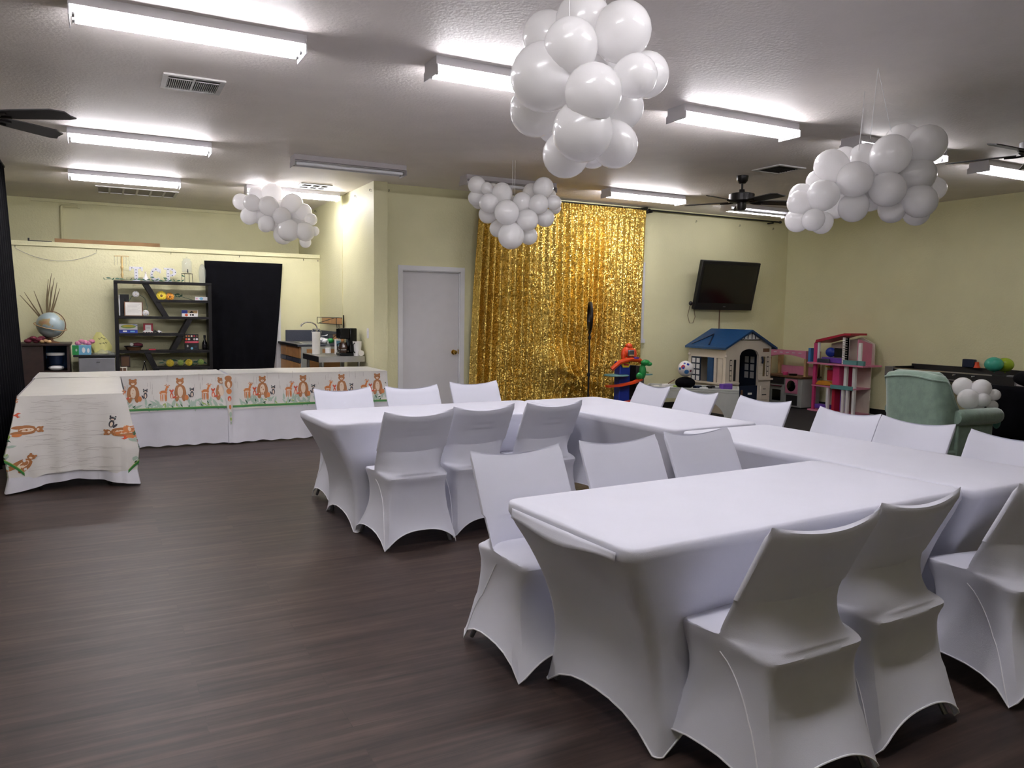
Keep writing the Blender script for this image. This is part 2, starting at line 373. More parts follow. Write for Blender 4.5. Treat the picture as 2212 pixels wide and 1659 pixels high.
vent(6.42, 6.82, 6.18, 6.58, 'dark', 'dark square vent to the right of the hanging fan')

# ------------------------------------------------------------------ ceiling fans
def fan(loc, a0, lb, drop=0.32):
    x, y = loc; zt = ZC; zb = ZC - drop
    t = thing('ceiling_fan', lb, 'ceiling fan', (x, y, ZC), group='black ceiling fans')
    build('canopy', MB().lathe([(0.0, -0.09), (0.035, -0.088), (0.06, -0.06), (0.068, -0.01), (0.068, 0)], c=(x, y, zt)), 'bronze', parent=t)
    build('downrod', MB().tube([(x, y, zt - 0.08), (x, y, zb + 0.06)], 0.013), 'bronze', parent=t)
    build('motor', MB().lathe([(0.03, 0.10), (0.035, 0.07), (0.12, 0.055), (0.145, 0.045), (0.145, -0.03), (0.12, -0.05), (0.0, -0.055)][::-1], c=(x, y, zb)), 'bronze', parent=t)
    build('switch_housing', MB().lathe([(0.0, -0.14), (0.045, -0.135), (0.055, -0.11), (0.055, -0.05)], c=(x, y, zb)), 'bronze', parent=t)
    for k in range(5):
        a = a0 + k * 2 * PI / 5; ca, sa = math.cos(a), math.sin(a)
        def P(u, v, z, ca=ca, sa=sa): return (x + u * ca - v * sa, y + u * sa + v * ca, zb - 0.045 + z - v * 0.22)
        o = [(0.17, -0.05), (0.3, -0.062), (0.56, -0.07), (0.64, -0.035), (0.645, 0.02), (0.665, 0.055), (0.61, 0.07), (0.3, 0.062), (0.17, 0.05)]
        bl = build('blade', MB().prism(o, lambda u, v: P(u, v, 0), lambda u, v: P(u, v, 0.008)), 'fanwood', parent=t, smooth=0)
        ir = MB(); ir.tube([P(0.1, 0, -0.004), P(0.15, -0.02, -0.008), P(0.24, -0.03, -0.006)], 0.008, 6); ir.tube([P(0.1, 0, -0.004), P(0.15, 0.02, -0.008), P(0.24, 0.03, -0.006)], 0.008, 6)
        build('blade_iron', ir, 'bronze', parent=bl)
    return t
f2 = at(1604, 380, z=ZC)
fan((f2[0], f2[1]), math.radians(49), 'black five-blade ceiling fan hanging between the gold curtain and the right-hand balloon cloud', .255)
fan((-0.72, 6.36), math.radians(-30), 'black ceiling fan with two blades reaching in at the left edge')
fan((6.64, 3.67), math.radians(108), 'dark ceiling fan with thin blades at the right edge of the photo', .255)

# ------------------------------------------------------------------ balloon clouds
def balloon_mesh():
    mb = MB(); pr = []
    for i in range(13):
        a = PI * i / 12; z = -math.cos(a); q = math.sin(a)
        if z < 0: z *= 1.13; q *= (1 - 0.05 * (-z))
        pr.append((q, z))
    mb.lathe([(0.0, -1.2), (0.04, -1.19), (0.03, -1.13)] + [p for p in pr[1:-1]] + [(0.0, 1.0)], n=24)
    me = bpy.data.meshes.new('balloon'); me.from_pydata(mb.v, [], mb.f); me.materials.append(M['balloon']); me.shade_smooth(); return me
BAL = balloon_mesh()
def cloud(lb, center, pts, sc, ox, oy, d, strings, rs=1.07, grp='hanging balloon clouds'):
    c = at(*center, d=d); ps = []
    for (X, Y, Rr, dd) in pts:
        p = at(ox + X / sc, oy + Y / sc, d=d + dd); ps.append((p, Rr / sc * (d + dd) / FPX * rs))
    t = thing('balloon_cloud', lb, 'balloon decoration', c, group=grp)
    for p, rr in ps:
        o = bpy.data.objects.new('balloon', BAL); C.objects.link(o); o.parent = t
        o.location = p - c; o.scale = (rr, rr, rr)
        v = (p - c) + Vector((random.uniform(-.03, .03), random.uniform(-.03, .03), random.uniform(-.03, .03)))
        o.rotation_mode = 'QUATERNION'; o.rotation_quaternion = v.to_track_quat('Z', 'Y')
    for (a, b) in strings:
        build('string', MB().tube([a, b], 0.0018, 5), 'string', parent=t)
    return t, c
big = [(745, 190, 232, .07), (430, 330, 212, .16), (1100, 275, 240, 0), (635, 410, 228, -.14), (400, 690, 285, -.05), (320, 990, 218, .12), (835, 830, 242, -.2),
       (1215, 680, 182, -.08), (1310, 670, 190, .1), (1090, 960, 185, .12), (740, 1175, 255, -.12), (590, 1385, 195, .06), (1030, 1300, 192, .08), (830, 1370, 130, .2), (470, 1150, 120, .26), (760, 760, 260, .2), (1000, 620, 220, .3)]
c0 = at(1265, 190, d=3.0)
cloud('largest cloud of white balloons, hanging nearest the camera at top centre', (1265, 190), big, 4.1475, 1080, 0, 3.0,
      [((c0[0] - .08, c0[1], c0[2] + .25), (c0[0] - .1, c0[1], ZC)), ((c0[0] + .1, c0[1] + .05, c0[2] + .2), (c0[0] + .12, c0[1], ZC))])
rt = [(1200, 690, 143, .1), (1400, 702, 148, -.02), (1100, 790, 155, -.05), (880, 840, 135, .12), (715, 840, 108, .2), (600, 885, 130, .0), (800, 995, 138, -.12), (485, 1010, 85, .08), (530, 1130, 122, -.08),
      (350, 1130, 92, .1), (340, 1192, 98, 0), (318, 1336, 94, .05), (450, 1335, 86, -.08), (520, 1362, 84, .06), (640, 1225, 92, .1), (785, 1230, 114, 0), (925, 1150, 105, .15), (1075, 1080, 135, -.1),
      (1330, 955, 132, .02), (1460, 1075, 92, .15), (1345, 1180, 128, -.05), (1160, 1160, 92, .12), (1108, 1250, 102, .05), (1312, 1275, 100, .08), (960, 950, 130, .16), (1210, 930, 145, .16), (720, 1080, 110, .15), (640, 1000, 120, .12), (900, 1050, 130, .12), (1240, 1060, 125, .12), (1230, 780, 120, .14), (430, 1240, 80, .08), (1000, 880, 130, .2)]
s0 = at(1873, 290, d=5.5); s1 = at(1924, 290, d=5.55)
cloud('long cloud of white balloons hanging at right, in front of the fixture', (1875, 395), rt, 3.867, 1640, 130, 5.5,
      [(at(1855, 325, d=5.5), at(1866, 235, d=5.6)), (at(1855, 325, d=5.5), (at(1866, 235, d=5.6)[0], at(1866, 235, d=5.6)[1], ZC)), (at(1925, 285, d=5.5), at(1897, 147, z=ZC)), (at(1880, 300, d=5.5), at(1897, 147, z=ZC))])
md = [(100, 66, 60, 0), (92, 158, 52, .05), (115, 182, 52, .15), (172, 90, 42, -.05), (215, 100, 45, .12), (280, 120, 68, -.08), (185, 195, 65, -.12), (178, 275, 62, .06), (315, 262, 84, -.22), (252, 378, 58, .08), (345, 430, 89, -.1),
      (472, 430, 60, .08), (425, 185, 64, -.06), (463, 317, 73, -.12), (490, 115, 58, .12), (578, 82, 68, -.02), (632, 130, 32, .12), (545, 202, 66, -.1), (652, 190, 50, -.02), (662, 232, 38, .12), (590, 300, 62, .06), (345, 170, 30, .1), (390, 250, 70, .12), (480, 230, 60, .1), (230, 230, 60, .08), (380, 340, 60, .08), (560, 150, 55, .1), (150, 130, 45, .08)]
m0 = at(1107, 400, d=8.3)
cloud('heart-shaped cluster of white balloons hanging before the gold curtain', (1108, 455), md, 3.318, 1000, 380, 8.3,
      [(at(1107, 425, d=8.3), (m0[0], m0[1], ZC)), (at(1112, 420, d=8.3), (m0[0] + .03, m0[1], ZC))])
lf = [(300, 412, 122, 0), (470, 428, 125, -.12), (540, 285, 108, .06), (800, 285, 158, .08), (740, 480, 146, -.16), (430, 640, 128, 0), (700, 760, 118, -.08), (690, 780, 110, .12), (950, 640, 134, -.14), (1120, 445, 155, .0), (1180, 650, 140, .08),
      (1290, 580, 130, .05), (1415, 695, 90, .02), (1060, 865, 165, -.1), (970, 940, 142, .06), (1320, 890, 142, -.06), (1470, 880, 72, .0), (1325, 1055, 86, .02), (860, 540, 120, .1), (560, 560, 110, .1), (600, 640, 120, .06), (820, 740, 130, .1), (1000, 780, 130, .1), (1150, 760, 130, .06), (660, 420, 140, .14), (1240, 760, 110, .1), (980, 520, 130, .08)]
l0 = at(645, 420, d=9.9)
cloud('slanting cloud of white balloons hanging before the alcove half-height wall', (600, 465), lf, 7.373, 480, 380, 9.9,
      [(at(596, 405, d=9.9), (at(596, 405, d=9.9)[0], at(596, 405, d=9.9)[1], ZC)), (at(648, 430, d=9.9), (at(636, 400, d=9.9)[0], at(636, 400, d=9.9)[1], ZC))])

# ------------------------------------------------------------------ spandex-covered tables
def rrect(hx, hy, r, n=4, mx=16, my=8):
    pts = []
    cs = [(hx - r, hy - r, 0), (-hx + r, hy - r, 90), (-hx + r, -hy + r, 180), (hx - r, -hy + r, 270)]
    for q, (cx, cy, a0) in enumerate(cs):
        for i in range(n + 1):
            a = math.radians(a0 + 90 * i / n); pts.append((cx + r * math.cos(a), cy + r * math.sin(a), 0.0, q, 'c'))
        nx = cs[(q + 1) % 4]; a = math.radians(a0 + 90)
        p0 = (cx + r * math.cos(a), cy + r * math.sin(a)); p1 = (nx[0] + r * math.cos(a), nx[1] + r * math.sin(a))
        k = mx if q in (0, 2) else my
        for i in range(1, k):
            s = i / k; pts.append((p0[0] + (p1[0] - p0[0]) * s, p0[1] + (p1[1] - p0[1]) * s, s, q, 'x' if q in (0, 2) else 'y'))
    return pts
TL, TW, TZ = 1.83, 0.76, 0.74
def table_cover():
    lv = [(0.06, 0.06, 0.74, 0), (0.012, 0.012, 0.74, 0), (0.003, 0.003, 0.7365, 0), (0, 0, 0.728, 0), (0, 0, 0.70, 0), (0.004, 0.004, 0.692, 0)]
    NT = 16
    for i in range(1, NT + 1):
        u = i / NT
        ix = 0.178 * (1 - (1 - u) ** 2.6) + 0.035 * math.sin(PI * u) ** 1.0 * u; iy = 0.045 * (1 - (1 - u) ** 2) + 0.035 * math.sin(PI * u)
        lv.append((ix, iy, 0.69 * (1 - u), u))
    mb = MB(); vs = []; hem = []
    for (ix, iy, z, u) in lv:
        rr = rrect(TL / 2 - ix, TW / 2 - iy, 0.055 * (1 - 0.55 * u)); n = len(rr)
        for (x, y, s, q, k) in rr:
            zz = z
            if u > 0 and k != 'c':
                b = 4 * s * (1 - s)
                h = (0.10 if k == 'y' else 0.19) * (1 - abs(2 * s - 1) ** 2.4) ** 0.8
                zz = 0.69 * (1 - u) + h * u ** 1.2
                ins = 0.045 * math.sin(PI * u) * b
                if k == 'y': x -= math.copysign(ins, x)
                else: y -= math.copysign(ins * 0.8, y)
            vs.append((x, y, max(zz, 0.004) if u else zz))
            if u == 1: hem.append(vs[-1])
    m = len(lv); fs = [(i * n + j, i * n + (j + 1) % n, (i + 1) * n + (j + 1) % n, (i + 1) * n + j) for i in range(m - 1) for j in range(n)]
    fs.append(tuple(range(n))); mb.add(vs, fs)
    return mb, hem
def covered_table(lb):
    t = thing('banquet_table', lb, 'table', group='banquet tables under stretch covers')
    mb, hem = table_cover()
    cv = build('stretch_cover', mb, 'spandex', parent=t, local=True, smooth=50)
    build('hem', MB().tube([(x, y, z + 0.002) for x, y, z in hem], 0.0035, 6, closed=True), 'hemwhite', parent=cv, local=True)
    for sx in (-1, 1):
        for sy in (-1, 1):
            build('leg', MB().tube([(sx * 0.67, sy * 0.24, 0.68), (sx * 0.70, sy * 0.30, 0.004)], 0.014, 8), 'greysteel', parent=t, local=True)
    return t
TB = [(2.2817, 2.295, 3.25, 'front table of the white-covered run, nearest the camera, loose cover fold at its end'),
      (3.5797, 2.8645, -87.57, 'white-covered table set crosswise behind the front table at right'),
      (3.492, 4.7476, -86.72, 'white-covered table running back towards the gold curtain'),
      (2.15, 5.2601, 1.92, 'white-covered table at the far left end of the run')]
tb0 = None
for x, y, a, lb in TB:
    if tb0 is None: tb0 = covered_table(lb); tb0.location = (x, y, 0); tb0.rotation_euler = (0, 0, math.radians(a))
    else: dup(tb0, (x, y, 0), math.radians(a), lb)
# loose fold of cover along the near left end of the front table
fo = MB()
def fold(u, v):
    y = 0.30 - 0.62 * u
    sag = 0.006 + 0.022 * math.sin(PI * u) ** 0.7
    return (-0.9175 - 0.004 - 0.018 * math.sin(PI * u) * v - 0.004 * v, y, 0.722 - 0.0 * v - (0.030 + sag * (1 - u)) * v + 0.006 * math.sin(9 * u) * v)
fo.grid(24, 3, fold)
build('cover_fold', fo, 'spandex', parent=tb0, local=True, solid=0.002)

# ------------------------------------------------------------------ folding chairs in stretch covers (front is +y)
def chair_loops():
    NF, NS = 25, 7
    def py(z): return -0.20 + (0.85 - z) * 0.50
    lv = []
    def L(**k): lv.append(k)
    z = 0.85
    L(wf=.229, wr=.229, yf=py(z), yr=py(z), z=z + .004, bf=-.012, br=.012, e=2, sag=.030)
    zs = [.847, .84, .82, .80, .78, .76, .745, .735, .725, .71, .70, .69, .68, .66, .64, .625, .61, .60]
    for q in zs:
        k = min(1, (.85 - q) / .03)
        rid = 0.0035 if (0.715 < q < 0.745 or 0.672 < q < 0.70) else 0
        L(wf=.229 + .003 * k, wr=.229 + .003 * k, yf=py(q) + .011 * k, yr=py(q) - .015 * k, z=q, bf=-.020, br=.026, e=2, sag=.030 * max(0, (q - .68) / .17) + .018 * max(0, min(1, (.68 - q) / .07)), rid=rid)
    for i, q in enumerate([.592, .57, .55, .53, .51, .495, .482, .472, .464]):
        u = (i + 1) / 9
        yr_mid = py(.60) - .041 + (-.190 - (py(.60) - .041)) * u ** 0.85
        yc = py(q) - .013 - 0.03 * max(0, u - .6) / .4
        w = .226 - .004 * u
        L(wf=w, wr=w - .01 * u, yf=py(q) + .012, yr=yc, z=q, bf=-.020 - .07 * u, br=yc - yr_mid - (.006 if i == 0 else 0), e=2 + 3 * u, sag=.018 * (1 - u))
    for i, (yf, z_) in enumerate([(.05, .461), (.10, .460), (.15, .458), (.19, .455), (.215, .449)]):
        u = (i + 1) / 5
        yr = -.03 - .155 * u
        L(wf=.226 - .008 * u, wr=.214 + .0 * u, yf=yf, yr=yr, z=z_, bf=-.08 * (1 - u) + .006 * u, br=(.195 + yr) * 1.0 * 1, e=6, sag=0, zr=z_ - .008 * u)
    L(wf=.216, wr=.212, yf=.226, yr=-.198, z=.438, bf=.008, br=.008, e=5, sag=0)
    L(wf=.214, wr=.210, yf=.226, yr=-.199, z=.422, bf=.008, br=.008, e=5, sag=0)
    L(wf=.208, wr=.206, yf=.216, yr=-.190, z=.408, bf=.004, br=.004, e=4, sag=0)
    n = 14
    for i in range(1, n + 1):
        u = i / n; s = math.sin(PI * min(1, u)) 
        L(wf=.206 + .056 * u - .020 * s, wr=.204 + .042 * u - .008 * s, yf=.214 + .082 * u ** 1.3 - .060 * math.sin(PI * u ** 0.85), yr=-.188 - .066 * u + .018 * math.sin(PI * u ** .6),
          z=.405 * (1 - u), bf=-.03 * s, br=-.025 * s, bs=-.016 * s, e=2, sag=0, u=u)
    return lv, NF, NS
def chair_cover():
    lv, NF, NS = chair_loops(); vs = []; rows = []
    for k in lv:
        row = []; u = k.get('u', 0); zr = k.get('zr', k['z']); bs = k.get('bs', 0)
        def arch(s, h): return h * (1 - abs(s) ** 2.6) ** 0.85 * u ** 1.15
        for i in range(NF):                       # front, left to right
            s = -1 + 2 * i / (NF - 1); f = 1 - abs(s) ** k['e']
            row.append((k['wf'] * s, k['yf'] + k['bf'] * f, k['z'] - k['sag'] * (1 - s * s) + arch(s, .115)))
        for i in range(1, NS + 1):                # right side, front to back
            v = i / (NS + 1); s = 2 * v - 1
            row.append((k['wf'] + (k['wr'] - k['wf']) * v + bs * (1 - s * s) + (0.004 if u == 0 else 0) * (1 - s * s), k['yf'] + (k['yr'] - k['yf']) * v, k['z'] + (zr - k['z']) * v + arch(s, .10)))
        for i in range(NF):
            s = 1 - 2 * i / (NF - 1); f = 1 - abs(s) ** k['e']
            rd = k.get('rid', 0) if abs(s) < .30 else 0
            row.append((k['wr'] * s, k['yr'] - k['br'] * f + rd, zr - k['sag'] * (1 - s * s) + arch(s, .115)))
        for i in range(1, NS + 1):
            v = i / (NS + 1); s = 2 * v - 1
            row.append((-(k['wr'] + (k['wf'] - k['wr']) * v) - bs * (1 - s * s) - (0.004 if u == 0 else 0) * (1 - s * s), k['yr'] + (k['yf'] - k['yr']) * v, zr + (k['z'] - zr) * v + arch(s, .10)))
        it = 4 if k['z'] < .47 else 1
        if u > .5: it = 2
        for _ in range(it):
            m_ = len(row); row = [(row[i][0] * .5 + (row[i - 1][0] + row[(i + 1) % m_][0]) * .25, row[i][1] * .5 + (row[i - 1][1] + row[(i + 1) % m_][1]) * .25, row[i][2] if u > .5 else row[i][2] * .5 + (row[i - 1][2] + row[(i + 1) % m_][2]) * .25) for i in range(m_)]
        rows.append([(x, y, max(z, .003)) for x, y, z in row])
    for _ in range(1):
        rr = [list(r_) for r_ in rows]
        for i in range(len(rows) - 26, len(rows) - 8):
            for j in range(len(rows[0])):
                rr[i][j] = tuple(rows[i][j][c] * .5 + (rows[i - 1][j][c] + rows[i + 1][j][c]) * .25 for c in range(3))
        rows = rr
    n = len(rows[0]); mb = MB(); vs = [p for r_ in rows for p in r_]
    fs = [(i * n + j, i * n + (j + 1) % n, (i + 1) * n + (j + 1) % n, (i + 1) * n + j) for i in range(len(rows) - 1) for j in range(n)]
    # close the top: join front row to rear row
    for i in range(NF - 1): fs.append((i, i + 1, NF + NS + NF - 2 - i, NF + NS + NF - 1 - i))
    fs.append(tuple(list(range(NF - 1, NF + NS + 1)))); fs.append(tuple([n - 1 - i for i in range(NS)][::-1] + [0] + [NF + NS + NF - 1])[::-1])
    mb.add(vs, fs); return mb, rows, NF, NS, lv
def covered_chair(lb, group):
    t = thing('folding_chair', lb, 'chair', group=group)
    mb, rows, NF, NS, lv = chair_cover()
    cv = build('stretch_cover', mb, 'spandex', parent=t, local=True, smooth=38)
    build('hem', MB().tube([(x, y, z + .002) for x, y, z in rows[-1]], 0.0032, 6, closed=True), 'hemwhite', parent=cv, local=True)
    for side in (0, 1):
        pts = []
        sk = rows[-15:]
        for i, r_ in enumerate(sk):
            u = i / (len(sk) - 1); v = 0.52 + 0.48 * u ** 0.8; j = v * (NS + 1)
            def P(jj):
                jj = int(jj)
                if side == 0: idx = NF - 1 + jj
                else: idx = (NF + NS + NF - 1 + (NS + 1 - jj)) % len(r_)
                return Vector(r_[idx])
            a, b = P(math.floor(j)), P(min(NS + 1, math.floor(j) + 1)); p = a.lerp(b, j - math.floor(j))
            pts.append((p.x + (.0012 if side == 0 else -.0012), p.y, p.z))
        build('side_seam', MB().tube(pts, 0.0022, 5), 'hemwhite', parent=cv, local=True)
    for s in (-1, 1):
        build('leg', MB().tube([(s * .15, -.005, .42), (s * .225, .235, .012)], .011, 8), 'greysteel', parent=t, local=True)
        build('leg', MB().tube([(s * .14, -.0, .42), (s * .21, -.21, .012)], .011, 8), 'greysteel', parent=t, local=True)
    return t
CH = [  # top-left px, top-right px, facing (deg of the chair's forward axis), label
 (1662, 1150, 1905, 1103, 92, 'chair with back to camera at the front table, nearest the bottom edge', 'n'),
 (1915, 1094, 2065, 1055, 95, 'chair with back to camera at the front table, beside the table corner', 'n'),
 (1020, 978, 1203, 962, -87, 'chair facing the camera at the near left corner of the front table', 'f'),
 (1250, 955, 1415, 942, -88, 'middle of the three chairs facing the camera behind the front table', 'f'),
 (1437, 936, 1568, 924, -86, 'chair facing the camera behind the front table, nearest the inner corner of the tables', 'f'),
 (836, 893, 975, 885, 93, 'chair with back to camera at the left end of the far table', 'n'),
 (978, 882, 1113, 873, 95, 'middle chair of three with backs to the camera at the far left table', 'n'),
 (1140, 873, 1256, 866, 94, 'chair with back to camera nearest the inner corner of the far table', 'n'),
 (680, 842, 797, 836, -86, 'chair behind the far left table, standing before the animal-print tablecloth', 'f'),
 (830, 837, 945, 831, -87, 'chair behind the far left table, standing before the grey door', 'f'),
 (970, 827, 1073, 823, -88, 'chair behind the far left table, standing before the gold curtain', 'f'),
 (1377, 825, 1453, 838, 177, 'chair on the playroom side of the tables, beside the orange toy garage', 's'),
 (1464, 838, 1561, 851, 178, 'chair on the playroom side of the tables, in front of the toy train table', 's'),
 (1600, 856, 1709, 868, -174, 'chair on the playroom side of the tables, in front of the blue-roofed playhouse', 's'),
 (1770, 880, 1905, 897, -178, 'chair on the playroom side of the tables, in front of the pink dollhouse', 's'),
 (1905, 899, 2065, 919, -177, 'chair on the playroom side of the tables, in front of the green armchair', 's'),
 (2130, 925, 2268, 962, -177, 'chair on the playroom side, cut off by the right photo edge', 's')]
chair0 = None
for (x1, y1, x2, y2, a, lb, g) in CH:
    m = (at(x1, y1, z=.845) + at(x2, y2, z=.845)) / 2; A = math.radians(a)
    loc = (m.x + .2 * math.cos(A), m.y + .2 * math.sin(A), 0); rz = A - PI / 2
    grp = 'white-covered chairs around the tables'
    lb = ('white ' if len(lb.split()) > 14 else 'white-covered ') + lb
    if chair0 is None: chair0 = covered_chair(lb, grp); chair0.location = loc; chair0.rotation_euler = (0, 0, rz)
    else: last = dup(chair0, loc, rz, lb)
    if g == 'n' and x1 > 1600: (chair0 if x1 == 1662 else last).scale = (1.05, 1.0, 1.0)
last = dup(chair0, (3.24, 1.80, 0), math.radians(-8), 'white-covered chair with its back to the camera at the lower right edge of the photo')

# ------------------------------------------------------------------ gold sequin curtain, its rod and ties
CX0, CX1, CY = 4.36, 7.22, 9.52
KX, KZ = 6.04, 0.52
def gold(u, v):
    # u along width, v from top 0 to bottom 1
    x = CX0 + 0.12 * (1 - v) + (CX1 - CX0 - 0.12 * (1 - v)) * u; z = 3.02 - 2.99 * v
    ph = 2 * PI * u * 27 + 1.6 * math.sin(7 * u + 2.2 * v) + 0.9 * math.sin(19 * u)
    a = (0.012 + 0.03 * min(1, v * 2.2)) * (0.95 + 0.35 * math.sin(11 * u + 1.0) + 0.2 * math.sin(29 * u))
    y = CY + a * math.sin(ph) + 0.018 * min(1, v * 3) * math.sin(2 * PI * u * 9 + 3 * v) + 0.022 * v * math.sin(2 * PI * u * 4.3 + 1)
    if v < 0.035: y = CY + 0.012 * math.sin(2 * PI * u * 60)
    # gathered knot: cloth pulled in towards the tie, radiating creases below and to its left
    dx, dz = x - KX, z - KZ; d = math.hypot(dx, dz)
    g = math.exp(-(d / 0.30) ** 2)
    th = math.atan2(dz, dx)
    x -= dx * 0.55 * g; z -= dz * 0.35 * g
    y += g * (0.045 * math.sin(9 * th) - 0.05)
    w = math.exp(-((dx + 0.35 - 0.3 * dz) / 0.30) ** 2) * math.exp(-((dz - 0.35) / 0.5) ** 2)
    y -= 0.10 * w * (0.5 + 0.5 * math.sin(6 * (dx * 0.6 + dz) + 2))
    return (x, y, z)
ct = thing('sequin_curtain', 'gold sequin curtain hanging over the back wall window, knotted near its foot', 'curtain', (5.8, CY, 0.02))
build('drape', MB().grid(460, 90, gold), 'sequin', parent=ct, smooth=180)
kn = MB(); kn.ell((KX, CY - 0.07, KZ), .045, .03, .04); build('knot', kn, 'sequin', parent=ct)
rd = thing('curtain_rod', 'long black curtain rod running from the gold curtain to the room corner', 'curtain rod', (8.65, 9.55, 3.0))
build('pole', MB().tube([(7.33, 9.58, 3.035), (10.02, 9.58, 3.035)], .012), 'black', parent=rd)
for x in (7.36, 9.85):
    k = MB(); k.box(x - .012, x + .012, 9.56, 9.68, 3.0, 3.02); build('bracket', k, 'black', parent=rd)
for x in (7.32, 10.03):
    build('finial', MB().ell((x, 9.58, 3.035), .03, .022, .022), 'bronze', parent=rd)
rd = thing('curtain_rod', 'black rod threaded through the gathered top of the gold curtain', 'curtain rod', (5.8, 9.52, 3.0))
build('pole', MB().tube([(4.40, 9.53, 3.03), (7.26, 9.53, 3.03)], .010), 'black', parent=rd)
build('bracket', B(7.23, 7.25, 9.52, 9.68, 2.97, 3.07), 'black', parent=rd)
build('bracket', B(4.40, 4.42, 9.52, 9.68, 2.97, 3.05), 'black', parent=rd)

# small screw hooks on the walls
def hook(p, lb, side=False):
    m = MB(); pts = [(0, 0, 0), (0, -.015, 0)] + [(0, -.025 - .012 * math.sin(a), .012 - .012 * math.cos(a)) for a in [i * .6 for i in range(9)]]
    pts = [(p[0] + (b if side else a), p[1] + (a if side else b), p[2] + c) for a, b, c in pts]
    tag(build('screw_hook', m.tube(pts, .0028, 5), 'bronze'), lb, 'hook', 'small wall hooks')
for px, py, lb in ((1502, 480, 'hook on the back wall under the black rod, nearest the gold curtain'), (1596, 489, 'hook on the back wall under the middle of the black rod'), (1668, 496, 'hook on the back wall closest to the right corner'), (839, 414, 'hook on the back wall high above the door')):
    hook(at(px, py, y=YB - .001), lb)
for px, py, lb in ((684, 458, 'hook high on the alcove side wall above the half wall'), (771, 426, 'upper hook on the alcove side wall near the corner'), (804, 413, 'hook closest to the outer corner of the alcove side wall')):
    hook(at(px, py, x=XA - .001), lb, True)
for px, py, lb in ((33, 534, 'hook on the half wall beside the black drape'), (209, 543, 'hook on the half wall holding the right end of the wire string'), (369, 549, 'hook on the half wall above the letters'), (517, 556, 'hook on the half wall above the black door cloth'), (655, 563, 'hook on the half wall near its right end'), (686, 565, 'ring hook at the right end of the half wall')):
    hook(at(px, py, y=12.349), lb)

# ------------------------------------------------------------------ black drapes
def drapeL(u, v):
    y = 7.6 + 3.35 * u; z = ZC - .02 - 3.03 * v
    return (-0.98 + .05 * math.sin(2 * PI * u * 16 + .6 * math.sin(5 * u)) * (.4 + .6 * v) + .11 * v, y - .0 * v, z)
ld = thing('black_drape', 'tall black drape hanging from the ceiling at the left edge', 'curtain', (-.9, 9.3, .02))
build('panel', MB().grid(200, 12, drapeL), 'blackcloth', parent=ld, smooth=180, solid=.004)
build('track', B(-1.0, -.96, 7.6, 10.95, ZC - .02, ZC), 'black', parent=ld)
def drapeD(u, v):
    x0, x1 = 1.335 + .06 * v, 2.455 - .13 * v - .09 * v * v
    x = x0 + (x1 - x0) * u; z = 2.165 - 2.13 * v
    return (x, 12.30 - .025 - .02 * v * math.sin(2 * PI * u * 5 + 1.5 * v) - .012 * math.sin(2 * PI * u * 2 + 3 * v) * v, z + .012 * math.sin(9 * u) * v)
tag(build('door_cloth', MB().grid(60, 30, drapeD), 'blackcloth', smooth=180, solid=.004), 'black cloth pinned over the doorway beside the bookshelf', 'curtain')

# ------------------------------------------------------------------ tables under printed sheets
def ellipse(cx, cy, rx, ry, rot=0, n=14):
    c, s = math.cos(rot), math.sin(rot)
    return [(cx + rx * math.cos(2 * PI * i / n) * c - ry * math.sin(2 * PI * i / n) * s, cy + rx * math.cos(2 * PI * i / n) * s + ry * math.sin(2 * PI * i / n) * c) for i in range(n)]
